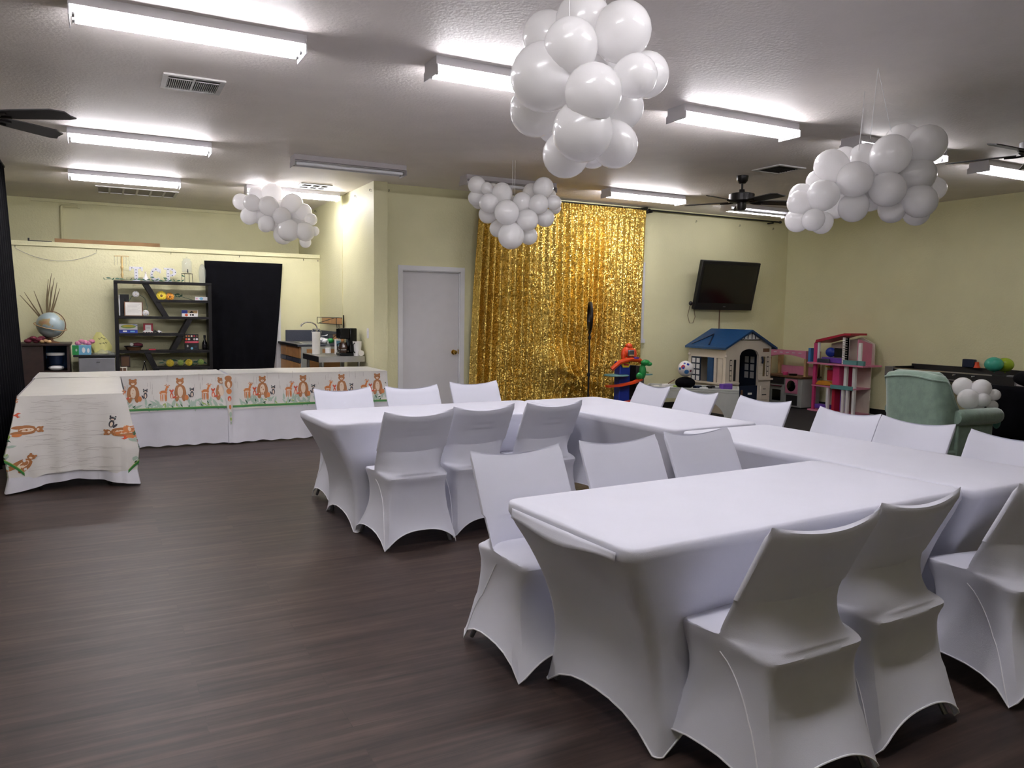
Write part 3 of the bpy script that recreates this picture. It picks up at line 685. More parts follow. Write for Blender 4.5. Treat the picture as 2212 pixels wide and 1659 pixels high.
# decal list: (polygon, material slot) drawn bottom to top; slots: 1 bear 2 belly 3 deer 4 fox 5 raccoon 6 sage 7 leaf 8 stripe 9 yellowgreen 10 grain
def leaf(cx, cy, l, w_, rot):
    c, s = math.cos(rot), math.sin(rot); p = [(-l, 0), (-l * .4, w_), (l * .3, w_ * .8), (l, 0), (l * .3, -w_ * .8), (-l * .4, -w_)]
    return [(cx + x * c - y * s, cy + x * s + y * c) for x, y in p]
def animals(rnd):
    d = []; E = ellipse
    for i in range(22):
        x = -.24 + .48 * rnd.random(); y = .03 + .09 * rnd.random()
        d.append((leaf(x, y, .035 + .02 * rnd.random(), .012, rnd.uniform(.3, 2.8)), 6))
    for i in range(7):
        x = -.22 + .44 * rnd.random(); d.append((leaf(x, .03 + .06 * rnd.random(), .022, .007, rnd.uniform(.3, 2.8)), rnd.choice((7, 7, 9))))
    # bear
    d += [(E(-.035, .15, .022, .05), 1), (E(.035, .15, .022, .05), 1), (E(0, .215, .045, .075), 1), (E(0, .205, .026, .06), 2), (E(-.042, .22, .013, .055, -.2), 1), (E(.042, .22, .013, .055, .2), 1),
          (E(-.026, .345, .012, .013), 1), (E(.026, .345, .012, .013), 1), (E(0, .315, .038, .033), 1), (E(0, .303, .016, .012), 2), (E(0, .308, .004, .003), 5), (E(-.016, .318, .0025, .0025), 5), (E(.016, .318, .0025, .0025), 5), (E(.06, .14, .02, .03), 3)]
    # deer
    d += [(E(-.165, .20, .038, .024), 3), (E(-.19, .15, .006, .045), 3), (E(-.172, .15, .006, .045), 3), (E(-.148, .15, .006, .045), 3), (E(-.137, .15, .006, .045), 3), (E(-.137, .23, .011, .035, -.3), 3), (E(-.125, .262, .016, .013), 3), (E(-.142, .28, .012, .004, .5), 3), (E(-.108, .278, .012, .004, -.5), 3), (E(-.13, .285, .002, .014, .4), 1), (E(-.20, .21, .008, .006), 2), (E(-.165, .188, .024, .008), 2)]
    # fox
    d += [(E(-.085, .165, .016, .032), 4), (E(-.085, .158, .009, .024), 2), ([(-.108, .225), (-.062, .225), (-.085, .19)], 4), ([(-.108, .222), (-.10, .24), (-.092, .224)], 4), ([(-.078, .224), (-.07, .24), (-.062, .222)], 4), (E(-.052, .15, .026, .011, .4), 4), (E(-.034, .158, .008, .006, .4), 2)]
    # raccoon
    d += [(E(.115, .175, .018, .034), 5), (E(.115, .17, .009, .022), 2), (E(.115, .222, .022, .017), 5), (E(.115, .214, .012, .007), 2), (E(.098, .24, .006, .008), 5), (E(.132, .24, .006, .008), 5), (E(.09, .16, .008, .022, .5), 5), (E(.102, .232, .01, .003, -.3), 6)]
    return d
PM = ['plastic_sheet', 'bear', 'bearbelly', 'deer', 'fox', 'raccoon', 'sage', 'leafgreen', 'stripe', 'yellowgreen', 'grain']
def decal(mb, poly, mi, S, lay):
    # fan-fill with a midpoint so the flat print follows the cloth
    n = len(poly); cx = sum(p[0] for p in poly) / n; cy = sum(p[1] for p in poly) / n
    vs = [S(cx, cy, lay)] + [S((p[0] + cx) / 2, (p[1] + cy) / 2, lay) for p in poly] + [S(p[0], p[1], lay) for p in poly]
    fs = [(0, 1 + i, 1 + (i + 1) % n) for i in range(n)] + [(1 + i, 1 + n + i, 1 + n + (i + 1) % n, 1 + (i + 1) % n) for i in range(n)]
    mb.add(vs, fs, mi)
def folding_legs(t, x0, x1, y0, y1, z, along='x'):
    for a in (0, 1):
        for b in (0, 1):
            x = (x0 + .12, x1 - .12)[a]; y = (y0 + .08, y1 - .08)[b]
            build('leg', MB().tube([(x, y, z), (x, y, 0)], .014, 8), 'black', parent=t)
def side_table(name_lb, cl_lb, sh_lb, x0, x1, seed, groups, yF=8.95, dep=.74, gap=True):
    t = thing('folding_table', name_lb, 'table', ((x0 + x1) / 2, yF + dep / 2, 0), group='folding tables under printed covers')
    build('tabletop', B(x0, x1, yF, yF + dep, .705, .74), 'white', parent=t); folding_legs(t, x0, x1, yF, yF + dep, .705)
    rnd = random.Random(seed); p1, p2 = rnd.random() * 6, rnd.random() * 6
    def fy(x, z):    # front face of the cloth: hangs, kicks out a little at the foot
        k = max(0, (.745 - z) / .745)
        e = min(x - x0, x1 - x); fl = max(0, 1 - max(0, e) / .25)
        return yF - .012 - .10 * k ** 1.5 - .05 * k * fl - (.014 * math.sin(9 * x + p1 + 2 * z) + .010 * math.sin(21 * x + p2)) * k - .012 * k * math.sin(3.1 * (x + 1.4 * z) + p1) 
    cl = MB()
    def Fr(u, v):
        x = x0 - .01 + (x1 - x0 + .02) * u; z = .747 - .735 * v
        k = v; x += (.02 * k if u > .5 else -.02 * k) * abs(2 * u - 1) ** 6
        if v > .97: z += .012 * math.sin(17 * x + p1) ** 2
        return (x, fy(min(max(x, x0), x1), z), z)
    cl.grid(90, 20, Fr)
    cl.grid(12, 3, lambda u, v: (x0 - .01 + (x1 - x0 + .02) * u, yF - .012 + (dep + .02) * v, .747))
    for sx, xx in ((-1, x0 - .01), (1, x1 + .01)):
        cl.grid(14, 12, lambda u, v, sx=sx, xx=xx: (xx + sx * (.02 * v * (1 - u) ** 3 + .002 * v + .004 * math.sin(18 * u) * v), fy(x0 if sx < 0 else x1, .747 - .735 * v) * (1 - u) + (yF + dep) * u, .747 - .735 * v))
    tag(build('tablecloth', cl, 'cloth', smooth=60, merge=True), cl_lb, 'tablecloth', 'plain white cloths under the printed sheets')
    sh = MB(); DZ_ = .375
    def S(x, h, lay=0):   # h metres above the sheet's lower edge
        z = .753 - DZ_ + h
        return (x, fy(x, z) - .006 - .0007 * lay - (.004 if h > .36 else 0), z)
    sh.grid(90, 14, lambda u, v: S(x0 + .0 + (x1 - x0) * u, DZ_ * (1 - v) + .010 * math.sin(5 * u + p2) * v))
    sh.grid(40, 8, lambda u, v: (x0 + (x1 - x0) * u, yF - .019 + (dep + .03) * v, .753 + .0035 * math.sin(40 * v + 2 * math.sin(9 * u)) * math.sin(3 * u + p1) ** 2))
    for i in range(46):       # printed vertical wood grain
        x = x0 + .03 + (x1 - x0 - .06) * rnd.random(); h = .12 + .2 * rnd.random(); l = .03 + .05 * rnd.random()
        decal(sh, [(x, h), (x + .003, h), (x + .002, h + l), (x, h + l)], 10, S, 1)
    for gx in groups:
        for i, (poly, mi) in enumerate(animals(rnd)):
            P = [(gx + a, b * .97) for a, b in poly]
            if min(p[0] for p in P) < x0 + .004 or max(p[0] for p in P) > x1 - .004: continue
            decal(sh, P, mi, S, 2 + i * .06)
    n = 40
    for i in range(n):
        a, b = x0 + (x1 - x0) * i / n, x0 + (x1 - x0) * (i + 1) / n
        decal(sh, [(a, .012 + .010 * 0), (b, .012), (b, .032), (a, .032)], 8, S, 5); decal(sh, [(a, .032), (b, .032), (b, .037), (a, .037)], 9, S, 5)
    tag(build('printed_sheet', sh, PM, smooth=60), sh_lb, 'table cover', 'plastic sheets printed with woodland animals')
g1 = [at(px, 830, y=8.92)[0] for px in (287, 389, 478)]
g2 = [at(px, 830, y=8.92)[0] for px in (567, 655, 738, 815)]
side_table('folding table under cloths in front of the bookshelf', 'white tablecloth hanging to the floor below the left animal-print sheet', 'animal-print plastic sheet on the table before the bookshelf',
           -.62, 1.165, 3, g1)
side_table('folding table under cloths in front of the sink corner', 'white tablecloth hanging to the floor below the right animal-print sheet', 'animal-print plastic sheet on the table before the sink corner',
           1.20, 2.99, 5, g2)
# corner flap of the left sheet where the two long tables meet is part of the left sheet's table: modelled as its own hanging fold
fl = MB()
def flap(u, v):
    w_ = .075 * (1 - v) + .012; x = 1.182 + (u - .5) * w_ * 1.5 + .02 * v
    return (x, 8.885 - .05 * v - .018 * math.cos(PI * (u - .5)) , .752 - .54 * v)
fl.grid(8, 20, flap)
def SF(a, h, lay=0):
    v = 1 - h / .54; w_ = .075 * (1 - v) + .012; u = .5 + a
    return (1.182 + (u - .5) * w_ * 1.5 + .02 * v, 8.885 - .05 * v - .018 * math.cos(PI * (u - .5)) - .003 - .0005 * lay, .212 + h)
for cy_, mi, rx, ry in ((.50, 1, .3, .03), (.44, 1, .36, .05), (.43, 2, .15, .035), (.36, 3, .3, .03), (.28, 4, .25, .03), (.27, 2, .1, .02), (.19, 3, .2, .025), (.11, 6, .3, .03), (.06, 9, .3, .02), (.02, 6, .3, .015)):
    decal(fl, ellipse(0, cy_, rx, ry), mi, SF, 2)
tag(build('sheet_fold', fl, PM, smooth=180), 'narrow hanging fold of animal-print sheet in the gap between two covered tables', 'table cover')

# the short table that comes towards the camera
X0, X1, Y0, Y1 = -.60, .135, 7.10, 8.86
t = thing('folding_table', 'folding table under an animal-print sheet, end-on at the left', 'table', (-.23, 8.0, 0), group='folding tables under printed covers')
build('tabletop', B(X0, X1, Y0, Y1, .705, .74), 'white', parent=t); folding_legs(t, X0, X1, Y0, Y1, .705)
def perim(s):   # s in [0,1]: from far left, along left side, near end, right side, to far right; returns point, outward normal, corner weight
    La, Lb = Y1 - Y0, X1 - X0; T = 2 * La + Lb; q = s * T; r_ = .05
    if q < La: p = (X0, Y1 - q); n = (-1, 0); dc = La - q
    elif q < La + Lb: p = (X0 + q - La, Y0); n = (0, -1); dc = min(q - La, La + Lb - q)
    else: p = (X1, Y0 + q - La - Lb); n = (1, 0); dc = q - La - Lb
    k = max(0, 1 - dc / .16); 
    sx = -1 if q < La + Lb / 2 else 1
    m = .5 * k
    nx = n[0] * (1 - m) + (sx * m if n[0] == 0 else 0) + (0 if n[0] == 0 else 0); ny = n[1] * (1 - m) - (m if n[1] == 0 else 0)
    l = math.hypot(nx, ny); return p, (nx / l, ny / l), k, q, La, Lb
def sheet_fn(drop, base, flare, amp, ph):
    def D(s):
        p, n, k, q, La, Lb = perim(s)
        return drop(q, La, Lb, k)
    def fn(s, d, lay=0):      # d = metres down from the table top
        p, n, k, q, La, Lb = perim(s)
        o = base + (flare * k ** 1.5) * min(1, d / .45) * (1.0 if d < .45 else 1 - .6 * (d - .45) / .4) + amp * math.sin(q * 16 + ph) * d + amp * .7 * math.sin(q * 37 + ph) * d + .06 * d * d * (1 if n[1] > -.9 else .3)
        return (p[0] + n[0] * (o + lay * .0014), p[1] + n[1] * (o + lay * .0014), .75 + base * .6 - d)
    return D, fn
def mkdrape(mb, D, fn, ns=420, nv=26, ragged=0.0, toe=0):
    def g(u, v):
        d = D(u) + ragged * math.sin(60 * u) * (1 if v == 1 else 0); x, y, z = fn(u, d * v)
        if toe:
            p, n, k, q, La, Lb = perim(u); e = toe * k * max(0, d * v - .5) ** 1.3; x += n[0] * e; y += n[1] * e
        return (x, y, max(z, .004))
    mb.grid(ns, nv, g)
    zt = fn(0, 0)[2]; mb.grid(10, 16, lambda u, v: (X0 + (X1 - X0) * u, Y0 + (Y1 - Y0) * v, zt + (.003 * math.sin(50 * v + 3 * math.sin(5 * u)) if 0 < v < 1 and 0 < u < 1 else 0)))
D1, F1_ = sheet_fn(lambda q, La, Lb, k: .742 if not (La < q < La + Lb) else .685 + .057 * k, .002, .105, .03, 1.0)
cl = MB(); mkdrape(cl, D1, F1_, ragged=.01, toe=.45)
tag(build('tablecloth', cl, 'cloth', smooth=60), 'white tablecloth showing at the foot of the end-on animal-print table', 'tablecloth', 'plain white cloths under the printed sheets')
D2, F2_ = sheet_fn(lambda q, La, Lb, k: (.375 + .33 * max(0, 1 - abs(q - La if q < La + Lb / 2 else q - La - Lb) / .30) ** 1.3) if not (La < q < La + Lb) else .615 + .06 * k, .012, .13, .03, 1.0)
sh = MB(); mkdrape(sh, D2, F2_, ragged=.006)
T_ = 2 * (Y1 - Y0) + (X1 - X0); La = Y1 - Y0; Lb = X1 - X0
rnd = random.Random(11)
def Q(a, dd, lay=0): return F2_(a / T_, dd, lay)
for i in range(74):          # wavy printed grain lines across the near end
    d0 = .03 + .60 * i / 74 + rnd.uniform(-.004, .004); a = La + .05 + rnd.random() * .42; l = .10 + .16 * rnd.random(); n = 8
    a1 = min(a + l, La + Lb - .06); w1 = rnd.random() * 6; th = rnd.choice((.0010, .0014, .0018))
    for j in range(n):
        u0, u1 = a + (a1 - a) * j / n, a + (a1 - a) * (j + 1) / n
        f0, f1 = .004 * math.sin(w1 + u0 * 40), .004 * math.sin(w1 + u1 * 40)
        decal(sh, [(u0, d0 + f0), (u1, d0 + f1), (u1, d0 + f1 + th), (u0, d0 + f0 + th)], 10, Q, 1.5)
def sideprint(qc, sgn, ang, dc, sc_, subset):
    for i, (poly, mi) in enumerate(subset):
        c, s_ = math.cos(ang), math.sin(ang)
        P = [(qc + sgn * (x * c - (y - .2) * s_) * sc_, dc - (x * s_ + (y - .2) * c) * sc_) for x, y in poly]
        decal(sh, P, mi, Q, 2 + .05 * i)
an = animals(random.Random(2)); bearp, deerp, foxp, racp = an[29:43], an[43:55], an[55:62], an[62:70]; leaves = an[:29]
sideprint(La + .065, 1, -PI / 2, .26, .62, bearp); sideprint(La - .02, 1, -PI / 2 + .3, .13, .7, deerp); sideprint(La + .0, 1, -PI / 2, .22, .9, foxp); sideprint(La + .05, 1, -.6, .53, .6, bearp[:10])
sideprint(La + Lb - .06, -1, -PI / 2, .31, .62, bearp); sideprint(La + Lb + .03, -1, -PI / 2 + .2, .10, .8, deerp); sideprint(La + Lb - .03, -1, -PI / 2, .42, .8, foxp + deerp); sideprint(La + Lb - .0, -1, .2, .24, .9, racp)
for qb, sg in ((La, -1), (La + Lb, 1)):
    for i in range(46):
        dq = rnd.random() * .22; dd = .30 + .30 * rnd.random() * (1 - dq)
        decal(sh, leaf(qb + sg * (dq - .02), min(dd, D2((qb + sg * dq) / T_) - .05), .022, .010, rnd.random() * 3), rnd.choice((6, 6, 6, 7, 9)), Q, 2)
    n = 60; 
    for i in range(n):
        q0, q1 = qb + sg * (La - .01) * i / n, qb + sg * (La - .01) * (i + 1) / n
        e0, e1 = D2(q0 / T_) - .012, D2(q1 / T_) - .012
        decal(sh, [(q0, e0), (q1, e1), (q1, e1 - .022), (q0, e0 - .022)], 8, Q, 4); decal(sh, [(q0, e0 - .022), (q1, e1 - .022), (q1, e1 - .028), (q0, e0 - .028)], 9, Q, 4)
for ln in ([(La - .06, .36), (La - .03, .43), (La + .0, .50), (La + .03, .565), (La + .055, .62)], [(La + Lb + .07, .34), (La + Lb + .06, .42), (La + Lb + .03, .50), (La + Lb + .0, .57), (La + Lb - .04, .65)]):
    for (qa, da), (qb_, db) in zip(ln, ln[1:]):
        for j in range(4):
            f_ = lambda t: (qa + (qb_ - qa) * t, da + (db - da) * t); (u0, w0), (u1, w1) = f_(j / 4), f_((j + 1) / 4)
            decal(sh, [(u0, w0), (u1, w1), (u1, w1 - .022), (u0, w0 - .022)], 8, Q, 4.5); decal(sh, [(u0, w0 - .022), (u1, w1 - .022), (u1, w1 - .03), (u0, w0 - .03)], 9, Q, 4.5)
# animals along the right long side, seen edge-on
for gq in (.5, 1.0, 1.5):
    for i, (poly, mi) in enumerate(animals(rnd)):
        decal(sh, [(La + Lb + gq + a, .375 - b * .9) for a, b in poly], mi, Q, 2 + .05 * i)
tag(build('printed_sheet', sh, PM, smooth=60), 'animal-print plastic sheet hanging over the near end of the end-on table', 'table cover', 'plastic sheets printed with woodland animals')

# ------------------------------------------------------------------ bookshelf on the half wall and what it holds
BX0, BX1, BY0, BY1, BZ = .145, 1.39, 11.95, 12.235, 1.83
bs = thing('bookshelf', 'black open bookshelf with slanted dividers against the half wall', 'bookshelf', (.77, 12.17, 0))
build('side_panel', B(BX0, BX0 + .045, BY0, BY1, 0, BZ), 'espresso', parent=bs, bevel=.002)
build('side_panel', B(BX1 - .045, BX1, BY0, BY1, 0, BZ), 'espresso', parent=bs, bevel=.002)
def sz(py): return at(300, py, y=BY0)[2]
Zs = [(BZ - .035, BX0, BX1), (1.545, .665, BX1 - .045), (1.31, BX0 + .045, BX1 - .045), (1.075, BX0 + .045, 1.02), (.835, BX0 + .045, BX1 - .045), (.60, .62, BX1 - .045), (.36, BX0 + .045, BX1 - .045), (.08, BX0 + .045, BX1 - .045)]
for i, (z, a, b) in enumerate(Zs):
    build('top_panel' if i == 0 else 'shelf', B(a, b, BY0 - (.01 if i == 0 else 0), BY1, z, z + .035), 'espresso', parent=bs, bevel=.002)
def slant(x0, z0, x1, z1):
    w_ = .075; m = MB(); m.prism([(x0, z0), (x0 + w_, z0), (x1 + w_, z1), (x1, z1)], lambda x, z: (x, BY0 + .01, z), lambda x, z: (x, BY1, z)); build('divider', m, 'espresso', parent=bs)
slant(.50, 1.795, .75, 1.345); slant(1.06, 1.31, .83, .87); slant(.50, .835, .70, .395)
def box(name, lb, cat, x0, x1, y0, y1, z0, z1, m, group=None, bevel=.002):
    return tag(build(name, B(x0, x1, y0, y1, z0, z1), m, bevel=bevel), lb, cat, group)
def gbox(name, lb, cat, x0, x1, y0, y1, z0, z1, m, arts, group=None):
    """a box whose front (-y) face carries printed shapes: arts = [(part name, poly in 0..1 of the face, material)]"""
    t = thing(name, lb, cat, ((x0 + x1) / 2, (y0 + y1) / 2, z0), group=group)
    mb = MB(); mb.box(x0, x1, y0, y1, z0, z1); build('body', mb, m, parent=t, bevel=.002)
    for i, (nm, poly, mm) in enumerate(arts):
        P = [(x0 + (x1 - x0) * a, z0 + (z1 - z0) * b) for a, b in poly]
        build(nm, MB().prism(P, lambda x, z, i=i: (x, y0 - .0008 - .0003 * i, z), lambda x, z: (x, y0 + .0005, z)), mm, parent=t, smooth=0)
    return t
R_ = lambda a, b, c, d: [(a, c), (b, c), (b, d), (a, d)]
S1, S2, S3, S4, S5 = 1.345, 1.58, 1.11, .87, .635
gbox('picture_book', 'tall black book standing at the left of the upper shelf compartment', 'book', .20, .33, 12.14, 12.18, S1, S1 + .30, 'black', [('spine_stripe', R_(0, .12, .02, .98), 'trim'), ('cover_art', [(.35, .1), (.7, .15), (.85, .6), (.6, .85), (.4, .5)], 'espresso')])
t = gbox('whiteboard', 'small framed white sign board on the upper left of the bookshelf', 'sign', .265, .50, 12.07, 12.09, S1, S1 + .20, 'brown', [('board', R_(.06, .94, .05, .95), 'paper')] + [('text_line', R_(.14 + .02 * (i % 3), .86 - .04 * ((i * 2) % 5), .82 - .09 * i, .835 - .09 * i), 'grain') for i in range(7)])
def flower(name, lb, cx, cy, cz, r, pm, cm, stems=(), np_=9, tilt=0.5, group=None, cat='artificial flower'):
    t = thing(name, lb, cat, (cx, cy, cz), group=group)
    for ring, (rr, k) in enumerate(((r, np_), (r * .7, np_ - 2))):
        pt = MB()
        for i in range(k):
            a = 2 * PI * i / k + ring * .3; pt.ell((cx + rr * .55 * math.cos(a), cy - .01 * ring - .008, cz + rr * .55 * math.sin(a)), rr * .42, rr * .16, rr * .42, 8, 6)
        build('petals', pt, pm, parent=t)
    build('flower_centre', MB().ell((cx, cy - .02, cz), r * .28, r * .2, r * .28, 8, 6), cm, parent=t)
    for st in stems: build('stem', MB().tube(st, .004, 5), 'leafgreen', parent=t)
    return t
flower('artificial_rose', 'white artificial rose bending over the white sign board', .415, 12.07, S1 + .305, .045, 'white', 'cream', [[(.415, 12.08, S1 + .30), (.36, 12.1, S1 + .27), (.33, 12.1, S1 + .21)], ])
flower('artificial_rose', 'white artificial rose lying beside the white sign board', .535, 12.08, S1 + .045, .045, 'white', 'cream', [[(.535, 12.1, S1 + .05), (.56, 12.12, S1 + .12), (.53, 12.12, S1 + .25), (.46, 12.12, S1 + .30)]])
flower('artificial_sunflower', 'left yellow artificial sunflower on the upper right shelf', .74, 12.08, S2 + .055, .07, 'yellow', 'brown', [[(.74, 12.1, S2 + .04), (.9, 12.12, S2 + .01)]], group='sunflowers on the upper shelf')
flower('artificial_sunflower', 'right darker artificial sunflower on the upper right shelf', .85, 12.08, S2 + .045, .058, 'amber', 'brown', [[(.85, 12.1, S2 + .04), (1.0, 12.12, S2 + .05), (1.15, 12.13, S2 + .006)]], group='sunflowers on the upper shelf')
def leaves(name, lb, pts, m='leafgreen', sz_=.035, cat='artificial leaves', group=None, stem=None):
    mb = MB(); rn = random.Random(len(lb))
    for (x, y, z) in pts:
        a = rn.uniform(0, PI); t_ = rn.uniform(-.6, .6); ca, sa = math.cos(a), math.sin(a); s = sz_ * rn.uniform(.8, 1.2)
        def P(u, v, h=0): return (x + u * ca, y + v * .35 - h, z + max(-.2 * s, u * sa * .55 + v * .85) )
        o = [(-s, 0), (-s * .3, s * .4), (s * .4, s * .35), (s, 0), (s * .4, -s * .35), (-s * .3, -s * .4)]
        mb.prism(o, lambda u, v: P(u, v), lambda u, v: P(u, v, .0015))
    if stem: 
        t = thing(name, lb, cat, pts[0], group=group)
        for k in range(len(pts)):
            o6 = mb.v[k * 12:k * 12 + 12]; q_ = MB(); q_.v = list(o6); q_.f = [tuple(i - k * 12 for i in f) for f in mb.f[k * 8:k * 8 + 8]]; q_.m = [0] * 8; build('leaf', q_, m, parent=t, smooth=0)
        build('vine', MB().tube(stem, .003, 5), 'leafgreen', parent=t)
        return t
    return tag(build(name, mb, m, smooth=0), lb, cat, group)
leaves('leaf_spray', 'green leaf spray beside the sunflowers', [(.93 + .02 * i, 12.10, S2 + .06 + .02 * math.sin(i * 2)) for i in range(5)], sz_=.045)
gbox('small_box', 'flat white box with a blue oval at the right of the upper shelf', 'box', 1.18, 1.345, 12.05, 12.12, S2, S2 + .05, 'white', [('oval_mark', ellipse(.5, .5, .15, .4), 'lightblue'), ('mark', R_(.08, .2, .3, .6), 'pink')])
gbox('toy_box', 'white and blue product box on the middle right shelf', 'box', 1.0, 1.215, 12.06, 12.14, S1, S1 + .095, 'white', [('blue_band', R_(0, .35, .5, .97), 'blue'), ('picture', R_(.35, .97, .52, .95), 'tan'), ('figure', [(.45, .55), (.6, .9), (.75, .6)], 'espresso'), ('picture', ellipse(.28, .25, .1, .2), 'fox'), ('lettering', R_(.5, .58, .15, .4), 'black'), ('lettering', R_(.62, .74, .15, .4), 'black')])
gbox('game_box', 'blue, white and yellow box at the left of the third shelf', 'box', .195, .425, 12.06, 12.16, S3, S3 + .125, 'white', [('blue_band', R_(0, 1, 0, .38), 'blue'), ('dish_picture', ellipse(.5, .72, .42, .2), 'yellowgreen'), ('dish_picture', ellipse(.5, .78, .3, .1), 'yellow'), ('stripe', [(.7, .97), (1, .8), (1, .86), (.8, .97)], 'skyblue'), ('lettering', R_(.2, .42, .12, .28), 'white'), ('lettering', R_(.6, .85, .1, .25), 'lightblue')])
gbox('photo_frame', 'red-bordered picture frame on the third shelf', 'picture frame', .50, .625, 12.12, 12.135, S3, S3 + .135, 'red', [('picture', R_(.2, .8, .15, .85), 'white'), ('text_line', R_(.3, .7, .5, .56), 'grain')])
def toycar(x, lb):
    t = thing('toy_car', lb, 'toy car', (x, 12.06, S3), group='toy cars on the third shelf')
    b = MB(); b.prism([(-.032, .01), (.032, .01), (.032, .024), (.016, .027), (.008, .04), (-.014, .04), (-.02, .026), (-.032, .024)], lambda u, z: (x + u, 12.045, S3 + z), lambda u, z: (x + u, 12.075, S3 + z)); build('body', b, 'white' if x < .6 or x > .68 else 'black', parent=t)
    for u in (-.018, .018): build('wheel', MB().lathe([(.009, -.017), (.009, .017)], c=(x + u, 12.06, S3 + .009), n=10, axis='y'), 'black', parent=t)
for x, l in ((.52, 'leftmost white toy car in front of the red frame'), (.585, 'second toy car from the left, in front of the red frame'), (.65, 'black toy car third from left on the third shelf'), (.70, 'rightmost toy car on the third shelf')): toycar(x, l)
bk = thing('basket', 'low brown wicker basket on the fourth shelf', 'basket', (.37, 12.10, S4))
build('bowl', MB().lathe([(.0, 0), (.08, .0), (.11, .05), (.115, .055), (.10, .05), (.075, .008), (.0, .008)], c=(.37, 12.10, S4)), 'brown', parent=bk)
build('rim', MB().tube([(.37 + .115 * math.cos(a / 10 * 2 * PI), 12.10 + .115 * math.sin(a / 10 * 2 * PI), S4 + .055) for a in range(10)], .007, 6, closed=True), 'espresso', parent=bk)
ck = thing('round_clock', 'small round clock lying in the wicker basket', 'clock', (.345, 12.08, S4 + .06))
build('clock_case', MB().lathe([(.025, 0), (.025, .012)], c=(.345, 12.07, S4 + .083), n=20, axis='y'), 'steel', parent=ck); build('clock_face', MB().lathe([(.02, -.001), (.02, .0)], c=(.345, 12.07, S4 + .083), n=20, axis='y'), 'paper', parent=ck)
tag(build('dark_cloth', MB().ell((.42, 12.12, S4 + .075), .07, .05, .03), 'maroon'), 'crumpled dark cloth in the wicker basket', 'cloth')
box('red_case', 'small red case lying on the fourth shelf', 'case', .56, .65, 12.06, 12.12, S4, S4 + .018, 'red')
gbox('game_box', 'black box with rows of coloured dots and a red band, on the fourth shelf', 'box', 1.03, 1.215, 12.06, 12.10, S4, S4 + .225, 'black',
     [('round_picture', ellipse(.12 + .19 * i, .88 - .0 * i, .07, .06), ('bear', 'deer', 'cream', 'red', 'brown')[i]) for i in range(5)] + [('round_picture', ellipse(.12 + .19 * i, .68, .08, .07), ('orange', 'cream', 'espresso', 'grain', 'trim')[i]) for i in range(5)] + [('red_band', R_(.0, 1, .44, .56), 'red'), ('lettering', R_(.2, .9, .49, .52), 'pink'), ('round_picture', ellipse(.5, .1, .09, .08), 'lightblue'), ('round_picture', ellipse(.2, .25, .06, .08), 'grain'), ('round_picture', ellipse(.8, .2, .08, .07), 'navy')])
bt = thing('bottle', 'black bottle at the right end of the fourth shelf', 'bottle', (1.30, 12.09, S4))
build('glass_body', MB().lathe([(.0, 0), (.032, 0), (.034, .01), (.034, .10), (.014, .14), (.013, .175)], c=(1.30, 12.09, S4)), 'blackgloss', parent=bt); build('cap', MB().lathe([(.016, .17), (.016, .21), (0, .21)], c=(1.30, 12.09, S4)), 'black', parent=bt); build('bottle_label', MB().lathe([(.0346, .03), (.0346, .08)], c=(1.30, 12.09, S4)), 'espresso', parent=bt)
for i, (x, z, r_, m_, l) in enumerate(((.83, .05, .055, 'yellow', 'large yellow artificial rose at the left of the lower shelf'), (.97, .055, .045, 'yellowgreen', 'pale green artificial flower on the lower shelf'), (1.08, .055, .052, 'yellow', 'yellow artificial rose at the middle right of the lower shelf'), (1.24, .06, .045, 'yellowgreen', 'pale yellow-green artificial flower at the right of the lower shelf'))):
    flower('artificial_flower', l, x, 12.07, S5 + z, r_, m_, m_, [[(x, 12.1, S5 + z), (x - .07, 12.12, S5 + .01)]], group='flowers on the lower shelf')
leaves('leaf_spray', 'dark leaves around the flowers on the lower shelf', [(.72 + .045 * i, 12.12, S5 + .05 + .03 * math.sin(i * 1.9)) for i in range(14)], sz_=.05)
es = thing('easel_stand', 'small black wire easel standing on the bottom shelf area', 'stand', (.50, 12.05, .395))
for a, b in (((.50, .70), (.43, .40)), ((.50, .70), (.57, .40)), ((.47, .50), (.53, .50)), ((.44, .44), (.50, .56)), ((.56, .44), (.50, .56))): build('rod', MB().tube([(a[0], 12.05, a[1]), (b[0], 12.05, b[1])], .006, 6), 'black', parent=es)
build('finial', MB().ell((.50, 12.05, .71), .014, .014, .016), 'chrome', parent=es)
gbox('photo_frame', 'dark brown framed panel below the fourth shelf', 'picture frame', .20, .32, 12.06, 12.08, .635, .80, 'darkwood', [('panel', R_(.1, .9, .1, .9), 'brown')])
pf = thing('window_frame_decor', 'small cream window-pane frame beside the grey mini fridge', 'decoration', (.22, 12.0, .46))
w = MB(); build('frame_edge', B(.165, .18, 11.99, 12.0, .46, .645), 'cream', parent=pf); build('frame_edge', B(.265, .28, 11.99, 12.0, .46, .645), 'cream', parent=pf)
for z in (.46, .545, .63): build('cross_bar', B(.18, .265, 11.99, 12.0, z, z + .014), 'cream', parent=pf)
build('centre_bar', B(.217, .228, 11.99, 12.0, .474, .63), 'cream', parent=pf); build('backing', B(.18, .265, 12.0, 12.008, .474, .63), 'brown', parent=pf)
build('easel_leg', B(.21, .235, 12.008, 12.028, 0, .5), 'brown', parent=pf)

